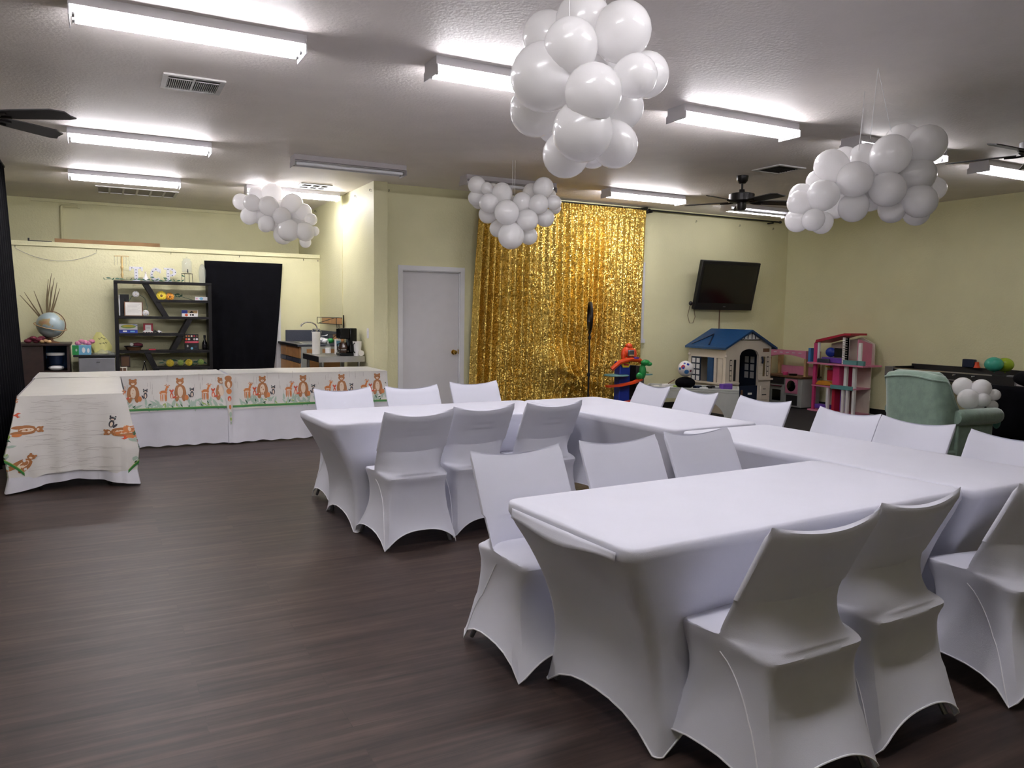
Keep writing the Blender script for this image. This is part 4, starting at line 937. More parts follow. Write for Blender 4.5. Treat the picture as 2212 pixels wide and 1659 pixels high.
# on top of the bookshelf
TZ_ = BZ
cs_ = thing('candle_stand', 'gold candle stand with a square ring of crystal strings', 'candle holder', (.255, 12.15, TZ_))
build('stem', MB().lathe([(0, 0), (.022, 0), (.022, .01), (.009, .02), (.012, .05), (.02, .09), (.008, .12), (.013, .15), (.02, .19), (.01, .22), (.016, .25), (.012, .33), (0, .34)], c=(.255, 12.15, TZ_)), 'gold', parent=cs_)
build('ring', MB().tube([(.165, 12.08, TZ_ + .34), (.345, 12.08, TZ_ + .34), (.345, 12.22, TZ_ + .34), (.165, 12.22, TZ_ + .34)], .003, 5, closed=True), 'gold', parent=cs_)
for i in range(12):
    x = .165 + .18 * (i % 6) / 5; y = 12.08 if i < 6 else 12.22
    build('crystal_string', MB().tube([(x, y, TZ_ + .34), (x, y, TZ_ + .215)], .0018, 4), 'clearplastic', parent=cs_)
def letter(ch, x0, w_, h, polys, lb):
    t = thing('marquee_letter', lb, 'letter', (x0 + w_ / 2, 12.16, TZ_), group='white letters on top of the bookshelf')
    mb = MB()
    for P in polys: mb.prism([(x0 + a * w_, TZ_ + b * h) for a, b in P], lambda x, z: (x, 12.13, z), lambda x, z: (x, 12.17, z))
    build('letter_' + ch.lower(), mb, 'marquee', parent=t, smooth=0)
    return t
def bulbs(t, pts, x0, w_, h):
    for a, b in pts: build('bulb', MB().ell((x0 + a * w_, 12.128, TZ_ + b * h), .008, .006, .008, 8, 6), 'bulb', parent=t)
lt = letter('T', .345, .17, .20, [[(.36, .08), (.64, .08), (.64, .86), (.36, .86)], [(.0, .86), (1, .86), (1, 1), (0, 1)], [(0, .72), (.12, .72), (.12, .86), (0, .86)], [(.88, .72), (1, .72), (1, .86), (.88, .86)], [(.22, 0), (.78, 0), (.78, .08), (.22, .08)]], 'white marquee letter T on top of the bookshelf')
bulbs(lt, [(.5, .2), (.5, .4), (.5, .6), (.5, .8), (.2, .93), (.8, .93)], .345, .17, .2)
def arc(cx, cy, ro, ri, a0, a1, n=12, sx=1):
    o = []
    for i in range(n):
        b0, b1 = math.radians(a0 + (a1 - a0) * i / n), math.radians(a0 + (a1 - a0) * (i + 1) / n)
        o.append([(cx + ro * math.cos(b0) * sx, cy + ro * math.sin(b0)), (cx + ro * math.cos(b1) * sx, cy + ro * math.sin(b1)), (cx + ri * math.cos(b1) * sx, cy + ri * math.sin(b1)), (cx + ri * math.cos(b0) * sx, cy + ri * math.sin(b0))])
    return o
lt = letter('C', .60, .15, .20, arc(.55, .5, .5, .27, 42, 318) + [[(.86, .62), (.97, .62), (.97, .92), (.86, .86)]], 'white marquee letter C on top of the bookshelf')
bulbs(lt, [(.2, .5), (.27, .72), (.27, .28), (.55, .88), (.55, .12)], .60, .15, .2)
lt = letter('P', .785, .165, .20, [[(.2, .08), (.45, .08), (.45, 1), (.2, 1)], [(0, .9), (.2, .9), (.2, 1), (0, 1)], [(.05, 0), (.6, 0), (.6, .08), (.05, .08)]] + arc(.5, .70, .3, .14, -90, 90, sx=1.6) + [[(.45, .86), (.52, .86), (.52, 1), (.45, 1)], [(.45, .40), (.52, .40), (.52, .54), (.45, .54)]], 'white marquee letter P on top of the bookshelf')
bulbs(lt, [(.32, .2), (.32, .4), (.32, .6), (.32, .9), (.65, .92), (.9, .7), (.65, .48)], .785, .165, .2)
fg = thing('figurine', 'small white figurine between the letters T and C', 'figurine', (.55, 12.14, TZ_))
build('skirt', MB().lathe([(0, 0), (.05, 0), (.042, .03), (.015, .08), (.012, .11), (0, .115)], c=(.55, 12.14, TZ_)), 'white', parent=fg); build('head', MB().ell((.55, 12.14, TZ_ + .125), .012, .012, .015), 'cream', parent=fg)
leaves('leaf_garland', 'green leaf garland trailing along the top of the bookshelf', [(.03 + .055 * i, 12.06 + .01 * (i % 2), TZ_ + .012 + .014 * abs(math.sin(i * 1.7)) + (0 if i > 1 else .005)) for i in range(19)] + [(1.03, 12.09, TZ_ + .09), (.80, 12.09, TZ_ + .05), (.63, 12.09, TZ_ + .06)], sz_=.036, stem=[(.03 + .055 * i, 12.065, TZ_ + .01 + .01 * abs(math.sin(i))) for i in range(19)])
dp = thing('drink_dispenser', 'clear glass drink dispenser jar on a black wire stand', 'drink dispenser', (1.09, 12.17, TZ_))
Xd, Zd = 1.09, TZ_ + .13
build('jar', MB().lathe([(0, .005), (.055, .005), (.068, .02), (.068, .17), (.05, .195), (.05, .205), (.047, .205), (.047, .19), (.064, .165), (.064, .022), (0, .01)], c=(Xd, 12.17, Zd), n=20), 'clearplastic', parent=dp)
build('lid', MB().lathe([(.055, .205), (.055, .215), (.01, .222), (.012, .235), (0, .24)], c=(Xd, 12.17, Zd), n=20), 'clearplastic', parent=dp)
build('spigot', MB().tube([(Xd, 12.10, Zd + .03), (Xd, 12.06, Zd + .03), (Xd, 12.05, Zd + .01)], .009, 8), 'black', parent=dp); build('spigot_handle', B(Xd - .006, Xd + .006, 12.055, 12.067, Zd + .03, Zd + .06), 'black', parent=dp)
build('stand_ring', MB().tube([(Xd + .075 * math.cos(a * PI / 8), 12.17 + .075 * math.sin(a * PI / 8), Zd) for a in range(16)], .003, 5, closed=True), 'black', parent=dp)
for a in (.3, 1.9, 3.5, 5.0): build('stand_leg', MB().tube([(Xd + .075 * math.cos(a), 12.17 + .075 * math.sin(a), Zd), (Xd + .08 * math.cos(a), 12.17 + .08 * math.sin(a), TZ_)], .003, 5), 'black', parent=dp)
gh = thing('glass_chimney', 'tall clear glass vase at the right end of the bookshelf top', 'vase', (1.29, 12.12, TZ_))
build('vase_body', MB().lathe([(.035, 0), (.04, .01), (.052, .1), (.05, .18), (.03, .25), (.012, .27), (.008, .27), (.026, .25), (.046, .18), (.048, .1), (.035, .01), (.0, .008)], c=(1.29, 12.12, TZ_), n=20), 'clearplastic', parent=gh)

# string of wire on the half wall, pipe above, things lying on its ledge
P0, P1 = at(33, 536, y=12.33), at(209, 546, y=12.33)
tag(build('wire_string', MB().tube([P0.lerp(P1, i / 12) + Vector((0, -.004, -.14 * (1 - (2 * i / 12 - 1) ** 2))) for i in range(13)], .003, 5), 'ventgrey'), 'thin grey wire string sagging between two hooks on the half wall', 'wire')
cp = thing('conduit_pipe', 'painted pipe rising from the ledge to the ceiling on the alcove back wall', 'pipe', (-.42, 13.76, 2.2))
Xp = at(132, 450, y=13.77)[0]
build('pipe', MB().tube([(Xp, 13.775, 2.0), (Xp, 13.775, 2.97), (Xp + .01, 13.775, 2.985), (Xp + .25, 13.775, 2.985)], .022, 8), 'wall', parent=cp)
build('clamp', B(Xp + .22, Xp + .25, 13.75, 13.8, 2.96, 3.01), 'wall', parent=cp)
A_, B_ = at(118, 519, y=12.42), at(345, 531, y=12.42)
tag(build('wooden_plank', B(A_[0], B_[0], 12.38, 12.50, 2.331, 2.385), 'card'), 'brown wooden plank lying on top of the half wall', 'plank')
A_, B_ = at(60, 515, y=12.42), at(112, 517, y=12.42)
tag(build('metal_bracket', MB().box(A_[0], B_[0], 12.39, 12.42, 2.331, 2.345).box(A_[0], A_[0] + .02, 12.39, 12.42, 2.345, 2.375), 'black'), 'thin dark metal bracket lying on the half wall left of the plank', 'bracket')

# ------------------------------------------------------------------ left corner: cabinet, globe, fridge
cb = thing('side_cabinet', 'dark wood open cabinet beside the black drape', 'cabinet', (-.68, 11.9, 0))
cx0, cx1, cy0, cy1, cz = -.93, -.40, 11.70, 12.25, .985
build('side_panel', B(cx0, cx0 + .03, cy0, cy1, 0, cz - .03), 'darkwood', parent=cb); build('side_panel', B(cx1 - .03, cx1, cy0, cy1, 0, cz - .03), 'darkwood', parent=cb)
build('top_panel', B(cx0 - .04, cx1 + .02, cy0 - .03, cy1, cz - .03, cz), 'darkwood', parent=cb, bevel=.004); build('back_panel', B(cx0 + .03, cx1 - .03, cy1 - .02, cy1, 0, cz - .03), 'skyblue', parent=cb)
build('divider', B(-.72, -.695, cy0, cy1 - .02, 0, cz - .03), 'darkwood', parent=cb); build('shelf', B(-.695, cx1 - .03, cy0, cy1 - .02, .60, .625), 'darkwood', parent=cb); build('door_panel', B(cx0 + .03, -.72, cy0, cy0 + .02, .02, cz - .03), 'darkwood', parent=cb)
tb_ = thing('storage_tub', 'clear plastic tub with a pale lid inside the dark cabinet', 'container', (-.58, 11.8, .625))
build('tub', MB().lathe([(0, 0), (.085, 0), (.10, .12)], c=(-.565, 11.83, .705), n=16), 'navy', parent=tb_); build('lid', MB().lathe([(.105, .12), (.105, .15), (0, .155)], c=(-.565, 11.83, .705), n=16), 'white', parent=tb_)
mb = MB(); mb.grid(16, 8, lambda u, v: (-.56 + (.08 + .02 * math.sin(5 * u * 2 * PI)) * math.cos(2 * PI * u) * math.sin(PI * v * .95 + .05), 11.79 + .07 * math.sin(2 * PI * u) * math.sin(PI * v * .95 + .05), .66 - .035 * math.cos(PI * v)), wrap=True)
tag(build('plastic_bag', mb, 'white', smooth=30), 'crumpled white plastic bag inside the dark cabinet', 'bag')
gl = thing('globe', 'desk globe on a ring stand on top of the dark cabinet', 'globe', (-.60, 11.86, cz))
gc = (-.61, 11.86, cz + .235)
def gmat():
    m = mat('globe_map', (150, 178, 190), .3, coat=.3); nt = m.node_tree; b = nt.nodes['Principled BSDF']; tc = nt.nodes.new('ShaderNodeTexCoord')
    n = nt.nodes.new('ShaderNodeTexNoise'); n.inputs['Scale'].default_value = 7; n.inputs['Detail'].default_value = 5; nt.links.new(tc.outputs['Object'], n.inputs[0])
    rp = nt.nodes.new('ShaderNodeValToRGB'); e = rp.color_ramp.elements; e[0].position = .54; e[0].color = (*srgb((158, 176, 180)), 1); e[1].position = .57; e[1].color = (*srgb((170, 156, 112)), 1); k = e.new(.68); k.color = (*srgb((176, 132, 100)), 1)
    nt.links.new(n.outputs['Fac'], rp.inputs[0]); nt.links.new(rp.outputs[0], b.inputs['Base Color']); return m
build('sphere', MB().ell(gc, .165, .165, .165, 32, 20), gmat(), parent=gl)
build('meridian', MB().tube([(gc[0] + .18 * math.cos(a * PI / 16) * .95, gc[1] + .05 * math.cos(a * PI / 16), gc[2] + .18 * math.sin(a * PI / 16)) for a in range(-10, 9)], .006, 6), 'brown', parent=gl)
build('horizon_ring', MB().tube([(gc[0] + .185 * math.cos(a * PI / 16), gc[1] + .185 * math.sin(a * PI / 16), gc[2] - .02 - .05 * math.cos(a * PI / 16 + .6)) for a in range(32)], .006, 6, closed=True), 'tan', parent=gl)
build('base', MB().lathe([(0, 0), (.10, 0), (.10, .012), (.03, .03), (.02, .07), (0, .07)], c=(gc[0], gc[1], cz)), 'brown', parent=gl)
rn = random.Random(4)
for i, (dx, l, ln) in enumerate(((-.30, .62, .55), (-.25, .66, .4), (-.14, .68, .2), (.03, .70, -.02), (.07, .78, .08), (.10, .72, .12), (.13, .66, .16), (.06, .60, .0), (.16, .58, .1))):
    b0 = Vector((-.66, 12.1, cz + .22)); tp = Vector((-.66 + dx * 1.0, 12.16, cz + .02 + l + (.12 if i > 2 else -.02)))
    if i == 0: vz = thing('reed_bundle', 'bundle of dried brown reeds fanning out behind the globe', 'dried plant', (-.66, 12.1, cz)); build('vase', MB().lathe([(0, 0), (.05, 0), (.06, .1), (.035, .2), (.04, .24), (.03, .24), (.0, .1)], c=(-.66, 12.1, cz)), 'espresso', parent=vz)
    mid = b0.lerp(tp, .5) + Vector((.02 * rn.uniform(-1, 1), 0, .02)); build('reed', MB().tube([b0, mid, tp], [.011, .009, .003], 5), 'twig', parent=vz)
mb = MB()
for i in range(7): mb.ell((-.86 + .03 * i, 11.74 + .02 * (i % 2), cz + .03 + .018 * (i % 3)), .045, .04, .028, 10, 8, 0)
tag(build('knitted_cloth', mb, 'maroon'), 'crumpled maroon knitted cloth on the left of the cabinet top', 'cloth')
mb = MB(); [mb.ell((-.70 + .035 * i, 11.72, cz + .022 + .01 * (i % 2)), .035, .03, .022, 10, 8) for i in range(3)]
tag(build('knitted_cloth', mb, 'tan'), 'tan crumpled knit piece in front of the globe', 'cloth')
fr_ = thing('mini_fridge', 'grey mini fridge with black top beside the dark cabinet', 'fridge', (-.06, 11.9, 0))
build('cabinet_body', B(-.30, .13, 11.80, 12.25, .02, .80), 'black', parent=fr_, bevel=.01); build('fridge_door', B(-.30, .13, 11.74, 11.795, .06, .785), 'greyfridge', parent=fr_, bevel=.008); build('top_cover', B(-.36, .14, 11.74, 12.27, .80, .83), 'blackedge', parent=fr_, bevel=.006); build('badge', B(-.09, -.05, 11.736, 11.74, .73, .735), 'chrome', parent=fr_)
build('handle_lip', B(-.30, .13, 11.745, 11.79, .787, .797), 'black', parent=fr_)
gbox('tissue_box', 'green and light blue tissue box on the left of the fridge top', 'box', -.37, -.15, 11.76, 11.9, .83, .955, 'lightblue', [('green_side', R_(0, .35, 0, 1), 'green'), ('flower_mark', ellipse(.6, .5, .09, .3), 'white'), ('flower_mark', ellipse(.85, .45, .07, .25), 'trim'), ('mark', ellipse(.22, .5, .05, .15), 'sage')])
mb = MB()
for i in range(5): mb.ell((-.30 + .04 * i, 11.83, .98 + .012 * ((i * 2) % 3)), .04, .03, .03, 8, 6)
tag(build('wrapped_packet', mb, 'pink', smooth=20), 'pink and white crumpled wrapper on the tissue box', 'wrapper')
mb = MB(); mb.grid(20, 8, lambda u, v: (.0 + (.14 - .03 * math.sin(3 * v)) * (2 * u - 1), 11.86 + .10 * (2 * v - 1), .835 + .055 * math.sin(PI * u) * math.sin(PI * v) + .012 * math.sin(13 * u + 7 * v)))
tag(build('plastic_bag', mb, 'clearplastic', smooth=30, solid=.002), 'clear plastic bag lying on the fridge top', 'bag')
yb = thing('plastic_bag', 'pale yellow shopping bag with black lettering behind the clear bag', 'bag', (.0, 12.1, .83))
def yb_f(u, v): 
    a = 2 * PI * u; r_ = .10 + .035 * math.sin(PI * v) + .012 * math.sin(5 * a + 4 * v); return (-.03 + r_ * math.cos(a) * (1 - .5 * v * v), 12.08 + .07 * math.sin(a) * (1 - .5 * v), .832 + .29 * v * (1 - .25 * max(0, math.cos(a))))
build('bag_body', MB().grid(24, 10, yb_f, wrap=True), 'yellowbag', parent=yb, smooth=30)
for i, (x, z) in enumerate(((-.05, 1.03), (-.02, 1.045), (.01, 1.03), (-.04, .965), (.0, .97), (.03, .975))): build('lettering', MB().tube([(x - .012, 11.985, z), (x - .004, 11.983, z + .014), (x + .004, 11.983, z - .006), (x + .012, 11.985, z + .008)], .0035, 5), 'black', parent=yb)

# ------------------------------------------------------------------ sink corner
sk = thing('sink_counter', 'long sink counter with wood doors and dark top along the alcove side wall', 'counter', (2.72, 11.6, 0))
kx0, ky0, ky1, kz = 2.42, 10.98, 12.33, .985
build('carcass', B(kx0 + .02, 3.03, ky0, ky1, .06, kz - .03), 'greytoy', parent=sk)
build('worktop', B(kx0 - .03, 3.035, ky0 - .02, ky1, kz - .03, kz), 'granite', parent=sk, bevel=.003)
build('worktop_edge', B(kx0 - .035, kx0 - .03, ky0 - .02, ky1, kz - .032, kz), 'blackedge', parent=sk)
for i in range(3):
    y0 = ky0 + .03 + i * .435; y1 = y0 + .415
    build('drawer', B(kx0, kx0 + .02, y0, y1, .79, .95), 'oak', parent=sk, bevel=.002); build('pull_rail', B(kx0 - .006, kx0 + .02, y0, y1, .725, .78), 'granite', parent=sk); build('cabinet_door', B(kx0, kx0 + .02, y0, y1, .08, .715), 'oak', parent=sk, bevel=.002)
build('end_frame', B(kx0 + .02, 3.03, ky0 - .018, ky0, .06, kz - .03), 'greytoy', parent=sk)
build('end_panel', B(kx0 + .09, 2.68, ky0 - .024, ky0 - .018, .5, .92), 'oak', parent=sk); build('end_panel', B(2.73, 2.98, ky0 - .024, ky0 - .018, .5, .92), 'oak', parent=sk)
build('splashback', B(2.50, 3.03, ky1 - .02, ky1, kz, kz + .17), 'granite', parent=sk); build('splashback', B(3.01, 3.035, ky0 + .02, ky1 - .02, kz, kz + .17), 'granite', parent=sk)
build('sink_rim', MB().box(2.52, 2.92, 11.3, 12.1, kz, kz + .006), 'steel', parent=sk, bevel=.002); build('sink_bowl', B(2.56, 2.88, 11.34, 12.06, kz + .006, kz + .0065), 'greysteel', parent=sk)
fc = thing('faucet', 'chrome gooseneck faucet over the sink', 'faucet', (2.72, 12.05, kz))
build('spout', MB().tube([(2.9, 11.95, kz)] + [(2.9 - .13 + .13 * math.cos(a * PI / 9), 11.95, kz + .20 + .10 * math.sin(a * PI / 9)) for a in range(0, 9)], .011, 8), 'chrome', parent=fc); build('faucet_base', MB().lathe([(.025, 0), (.02, .02), (.0, .025)], c=(2.9, 11.95, kz)), 'chrome', parent=fc)
fc = thing('faucet', 'smaller chrome filter tap in front of the gooseneck faucet', 'faucet', (2.80, 11.5, kz))
build('spout', MB().tube([(2.86, 11.55, kz), (2.86, 11.55, kz + .16), (2.83, 11.55, kz + .20), (2.74, 11.55, kz + .20), (2.72, 11.55, kz + .15)], .010, 8), 'chrome', parent=fc); build('lever', MB().tube([(2.86, 11.55, kz + .10), (2.95, 11.5, kz + .12)], .006, 6), 'chrome', parent=fc)
st = thing('steel_table', 'stainless steel work table with turned-down edge in the alcove', 'table', (2.7, 10.33, 0))
sx0, sx1, sy0, sy1, szt = 2.42, 3.02, 9.90, 10.80, .875
build('tabletop', B(sx0, sx1, sy0, sy1, szt - .012, szt), 'steel', parent=st); build('apron', B(sx0, sx1, sy0, sy0 + .012, szt - .075, szt - .012), 'steel', parent=st); build('apron', B(sx0, sx0 + .012, sy0 + .012, sy1, szt - .075, szt - .012), 'blackedge', parent=st)
for x in (sx0 + .06, sx1 - .06):
    for y in (sy0 + .06, sy1 - .06): build('leg', MB().tube([(x, y, szt - .03), (x, y, 0)], .02, 10), 'steel', parent=st)
build('undershelf', B(sx0 + .05, sx1 - .05, sy0 + .05, sy1 - .05, .25, .262), 'steel', parent=st)
def P_(px, py, y): return at(px, py, y=y)
q = P_(672, 760, 10.35)
pt = thing('paper_towel_roll', 'tall white paper towel roll standing on the steel table', 'paper towel', (2.52, 10.45, szt))
build('paper_roll', MB().lathe([(.02, .005), (.053, .005), (.053, .30), (.02, .30)], c=(2.52, 10.45, szt)), 'paper', parent=pt); build('holder', MB().lathe([(.0, 0), (.07, 0), (.07, .005), (.008, .006), (.008, .33), (0, .33)], c=(2.52, 10.45, szt)), 'chrome', parent=pt)
sn = thing('pump_bottle', 'clear pump bottle of hand sanitiser on the steel table', 'bottle', (2.60, 10.14, szt))
build('bottle_body', MB().lathe([(0, 0), (.034, 0), (.036, .01), (.036, .12), (.015, .15), (.014, .16)], c=(2.60, 10.14, szt)), 'clearplastic', parent=sn); build('bottle_label', MB().lathe([(.0366, .03), (.0366, .10)], c=(2.60, 10.14, szt)), 'white', parent=sn)
build('pump', MB().tube([(2.60, 10.14, szt + .15), (2.60, 10.14, szt + .19), (2.57, 10.13, szt + .195)], .006, 6), 'white', parent=sn)
gbox('carton', 'blue and white carton behind the coffee maker', 'box', 2.78, 2.85, 10.42, 10.50, szt, szt + .20, 'white', [('blue_panel', R_(.1, .9, .55, .9), 'lightblue'), ('black_panel', R_(.25, .95, .15, .5), 'black')])
cm = thing('coffee_maker', 'black coffee maker with glass carafe on the steel table', 'coffee maker', (2.83, 10.12, szt))
build('base', B(2.73, 2.95, 10.02, 10.24, szt, szt + .035), 'blackgloss', parent=cm, bevel=.01); build('tower', B(2.86, 2.955, 10.03, 10.23, szt + .035, szt + .36), 'blackgloss', parent=cm, bevel=.01); build('water_tank', B(2.73, 2.86, 10.03, 10.23, szt + .22, szt + .36), 'blackgloss', parent=cm, bevel=.012)
cf = build('carafe', MB().lathe([(0, 0), (.05, 0), (.065, .04), (.062, .08), (.045, .12), (.048, .135), (0, .135)], c=(2.795, 10.12, szt + .037)), 'coffeeglass', parent=cm); build('carafe_handle', MB().tube([(2.75, 10.08, szt + .16), (2.70, 10.05, szt + .15), (2.70, 10.05, szt + .08), (2.745, 10.08, szt + .065)], .008, 6), 'black', parent=cf); build('carafe_band', MB().lathe([(.0655, .035), (.0655, .045)], c=(2.795, 10.12, szt + .037)), 'chrome', parent=cf)
pb = thing('pitcher', 'white plastic pitcher beside the coffee maker', 'pitcher', (2.95, 9.99, szt))
build('pitcher_body', MB().lathe([(0, 0), (.045, 0), (.06, .19), (.056, .19), (.042, .008), (0, .008)], c=(2.945, 9.985, szt)), 'white', parent=pb); build('pitcher_handle', MB().tube([(2.90, 9.95, szt + .17), (2.875, 9.93, szt + .15), (2.88, 9.93, szt + .06), (2.905, 9.955, szt + .04)], .008, 6), 'black', parent=pb)
rl = thing('paper_roll', 'white roll lying on its side at the near right end of the steel table', 'paper roll', (2.98, 9.95, szt))
build('roll', MB().lathe([(.018, -.05), (.038, -.05), (.038, .05), (.018, .05)], c=(2.975, 9.955 - .0, szt + .075), n=20, axis='y'), 'paper', parent=rl); build('core', MB().lathe([(.0181, -.045), (.0, -.045)], c=(2.975, 9.955, szt + .075), n=16, axis='y'), 'black', parent=rl)
rl.location.z = szt - .037
wk = thing('wall_rack', 'black wire rack with wood back high on the alcove side wall', 'rack', (2.98, 11.4, 1.42))
def rackb(y0, y1, z0, nm):
    f = build('wood_back', B(2.97, 2.98, y0, y1, z0, z0 + .09), 'oak', parent=wk)
    build('wire_rail', MB().tube([(2.90, y0, z0), (2.90, y1, z0), (2.98, y1, z0), (2.98, y0, z0)], .005, 5, closed=True), 'black', parent=wk)
    build('wire_rail', MB().tube([(2.90, y0, z0 + .09), (2.90, y1, z0 + .09), (2.98, y1, z0 + .09), (2.98, y0, z0 + .09)], .005, 5, closed=True), 'black', parent=wk)
    for a, b in (((y0), (y0)), ((y1), (y1)), ((y0 + .1), (y1 - .05))): build('wire_bar', MB().tube([(2.90, a, z0 + .09), (2.90, b, z0)], .005, 5), 'black', parent=wk)
rackb(10.85, 11.95, 1.27, 'upper'); rackb(10.75, 11.3, 1.03, 'lower')
build('upright', MB().tube([(3.03, 10.95, 1.0), (3.03, 10.95, 1.4)], .008, 6), 'black', parent=wk)
for i in range(4): build('hook_bar', MB().tube([(2.96, 10.9 + .05 * i, 1.27), (2.97, 10.88 + .06 * i, 1.12)], .004, 5), 'black', parent=wk)
mb = MB()
for i in range(6): mb.ell((2.80 + .03 * (i % 2), 11.08 + .06 * i, kz + .036 + .01 * (i % 3)), .045, .04, .03, 8, 6)
tag(build('crumpled_bag', mb, 'trim', smooth=20), 'crumpled white and black bag on the sink counter', 'bag')
tag(build('green_cloth', MB().ell((2.86, 11.02, kz + .05), .05, .05, .035, 10, 8), 'green'), 'bright green item on the near end of the sink counter', 'cloth')
ls = thing('light_switch', 'white light switch plate on the alcove side wall', 'light switch', (XA - .004, 9.82, 1.17))
build('plate', B(XA - .006, XA, 9.78, 9.86, 1.11, 1.24), 'white', parent=ls, bevel=.001); build('rocker', B(XA - .01, XA - .006, 9.805, 9.835, 1.145, 1.205), 'trim', parent=ls)

# ------------------------------------------------------------------ ring light on its stand
rx, ry = 5.83, 8.86
rg = thing('ring_light', 'black ring light on a thin stand in front of the gold curtain', 'ring light', (rx, ry, 0))
nrm = Vector((.90, -.44, 0)).normalized(); tn = Vector((0, 0, 1)).cross(nrm)
build('ring', MB().tube([Vector((rx, ry, 1.43)) + tn * .165 * math.cos(a * PI / 16) + Vector((0, 0, .185 * math.sin(a * PI / 16))) for a in range(32)], .022, 8, closed=True), 'black', parent=rg)
build('pole', MB().tube([(rx, ry, .30), (rx, ry, 1.24)], .012, 8), 'black', parent=rg)
for z in (.62, 1.12, 1.20): build('clamp_collar', MB().lathe([(0, 0), (.02, 0), (.022, .02), (.018, .05), (0, .05)], c=(rx, ry, z)), 'black', parent=rg)
build('phone_holder', B(rx - .01, rx + .02, ry - .02, ry + .02, 1.22, 1.36), 'black', parent=rg, bevel=.003)
for a in (.4, 2.5, 4.6): build('leg', MB().tube([(rx, ry, .34), (rx + .32 * math.cos(a), ry + .32 * math.sin(a), .01)], .009, 6), 'black', parent=rg)
for a in (.4, 2.5, 4.6): build('foot', MB().ell((rx + .32 * math.cos(a), ry + .32 * math.sin(a), .012), .014, .014, .011, 8, 6), 'black', parent=rg)

# ------------------------------------------------------------------ television
TT0, TT1 = at(1512, 562, y=9.43), at(1637, 567, y=9.43); TB0, TB1 = at(1499, 668, y=9.60), at(1623, 670, y=9.60)
xl, xr = (TT0[0] + TB0[0]) / 2, (TT1[0] + TB1[0]) / 2; zt, zb = (TT0[2] + TT1[2]) / 2, (TB0[2] + TB1[2]) / 2
tv = thing('television', 'black flat television mounted on the back wall above the playhouse, tilted downward', 'television', ((xl + xr) / 2, 9.55, zb))
def TVP(x, z, o):   # point on the tilted slab
    k = (z - zb) / (zt - zb); return (x, 9.60 - .17 * k + o, z + o * .2)
o = [(xl, zb), (xr, zb), (xr, zt), (xl, zt)]
build('case', MB().prism(o, lambda x, z: TVP(x, z, -.04), lambda x, z: TVP(x, z, .03)), 'black', parent=tv, bevel=.01)
o = [(xl + .05, zb + .11), (xr - .05, zb + .11), (xr - .05, zt - .05), (xl + .05, zt - .05)]
build('screen', MB().prism(o, lambda x, z: TVP(x, z, -.043), lambda x, z: TVP(x, z, -.039)), 'blackgloss', parent=tv, smooth=0)
o = [((xl + xr) / 2 - .025, zb + .05), ((xl + xr) / 2 + .025, zb + .05), ((xl + xr) / 2 + .025, zb + .06), ((xl + xr) / 2 - .025, zb + .06)]
build('badge', MB().prism(o, lambda x, z: TVP(x, z, -.044), lambda x, z: TVP(x, z, -.039)), 'greysteel', parent=tv, smooth=0)
build('wall_mount', B((xl + xr) / 2 - .15, (xl + xr) / 2 + .15, 9.60, 9.68, 1.78, 2.1), 'black', parent=tv)
build('power_cable', MB().tube([((xl + xr) / 2 + .02, 9.65, zb + .05), ((xl + xr) / 2 + .02, 9.672, zb - .05), ((xl + xr) / 2 + .025, 9.672, 1.0)], .007, 6), 'brown', parent=tv)
lx = xl - .02
build('loop_cable', MB().tube([(lx + .10, 9.66, zb + .02), (lx + .13, 9.66, zb - .12), (lx + .09, 9.66, zb - .22), (lx + .02, 9.66, zb - .22), (lx - .02, 9.66, zb - .1), (lx, 9.64, zb + .05)], .005, 6), 'twig', parent=tv)
build('plug', MB().ell((lx - .02, 9.60, zb + .09), .03, .03, .035, 10, 8), 'black', parent=tv)

# ------------------------------------------------------------------ playhouse (gable front faces the camera side, window wall faces left)
hx0, hx1, hy0, hy1 = 8.14, 9.05, 8.71, 9.50
ex0, ex1, ey0, ey1, ez, az = 8.07, 9.114, 8.646, 9.55, 1.0, 1.268
ph = thing('playhouse', 'cream plastic playhouse with a blue roof under the television', 'playhouse', ((hx0 + hx1) / 2, (hy0 + hy1) / 2, 0))
xm = (ex0 + ex1) / 2
rf = MB()
for s, xe in ((-1, ex0), (1, ex1)):
    v = [(xm, ey0, az), (xm, ey1 - .0, az), (xe, ey1, ez), (xe, ey0, ez)]; v += [(x, y, z - .03) for x, y, z in v]
    rf.add(v, [(0, 1, 2, 3), (7, 6, 5, 4), (0, 4, 5, 1), (1, 5, 6, 2), (2, 6, 7, 3), (3, 7, 4, 0)])
build('roof', rf, 'roofblue', parent=ph, smooth=0)
# dormer-shaped relief on the left slope
def RS(y, k, h=.0): return (xm + (ex0 - xm) * k - h * .4, y, az + (ez - az) * k + h)
dm = MB(); dm.tube([RS(9.46, .90, .006), RS(9.28, .35, .012), RS(9.06, .90, .006)], .012, 6); build('roof_gable_relief', dm, 'navy', parent=ph)
def roofz(x): return az - .03 - (az - ez) * abs(x - xm) / (xm - ex0)
ax0 = at(1597, 800, y=hy0)[0]; ax1 = at(1638, 800, y=hy0)[0]; azt = at(1620, 754, y=hy0)[2]; aspr = azt - .10
fw_ = MB(); th = .04
def wallseg(mb, pts, y0, y1): mb.prism(pts, lambda x, z: (x, y0, z), lambda x, z: (x, y1, z))
wallseg(fw_, [(hx0, 0), (ax0, 0), (ax0, roofz(ax0)), (hx0, roofz(hx0))], hy0, hy0 + th)
wallseg(fw_, [(ax1, 0), (hx1, 0), (hx1, roofz(hx1)), (ax1, roofz(ax1))], hy0, hy0 + th)
n = 12
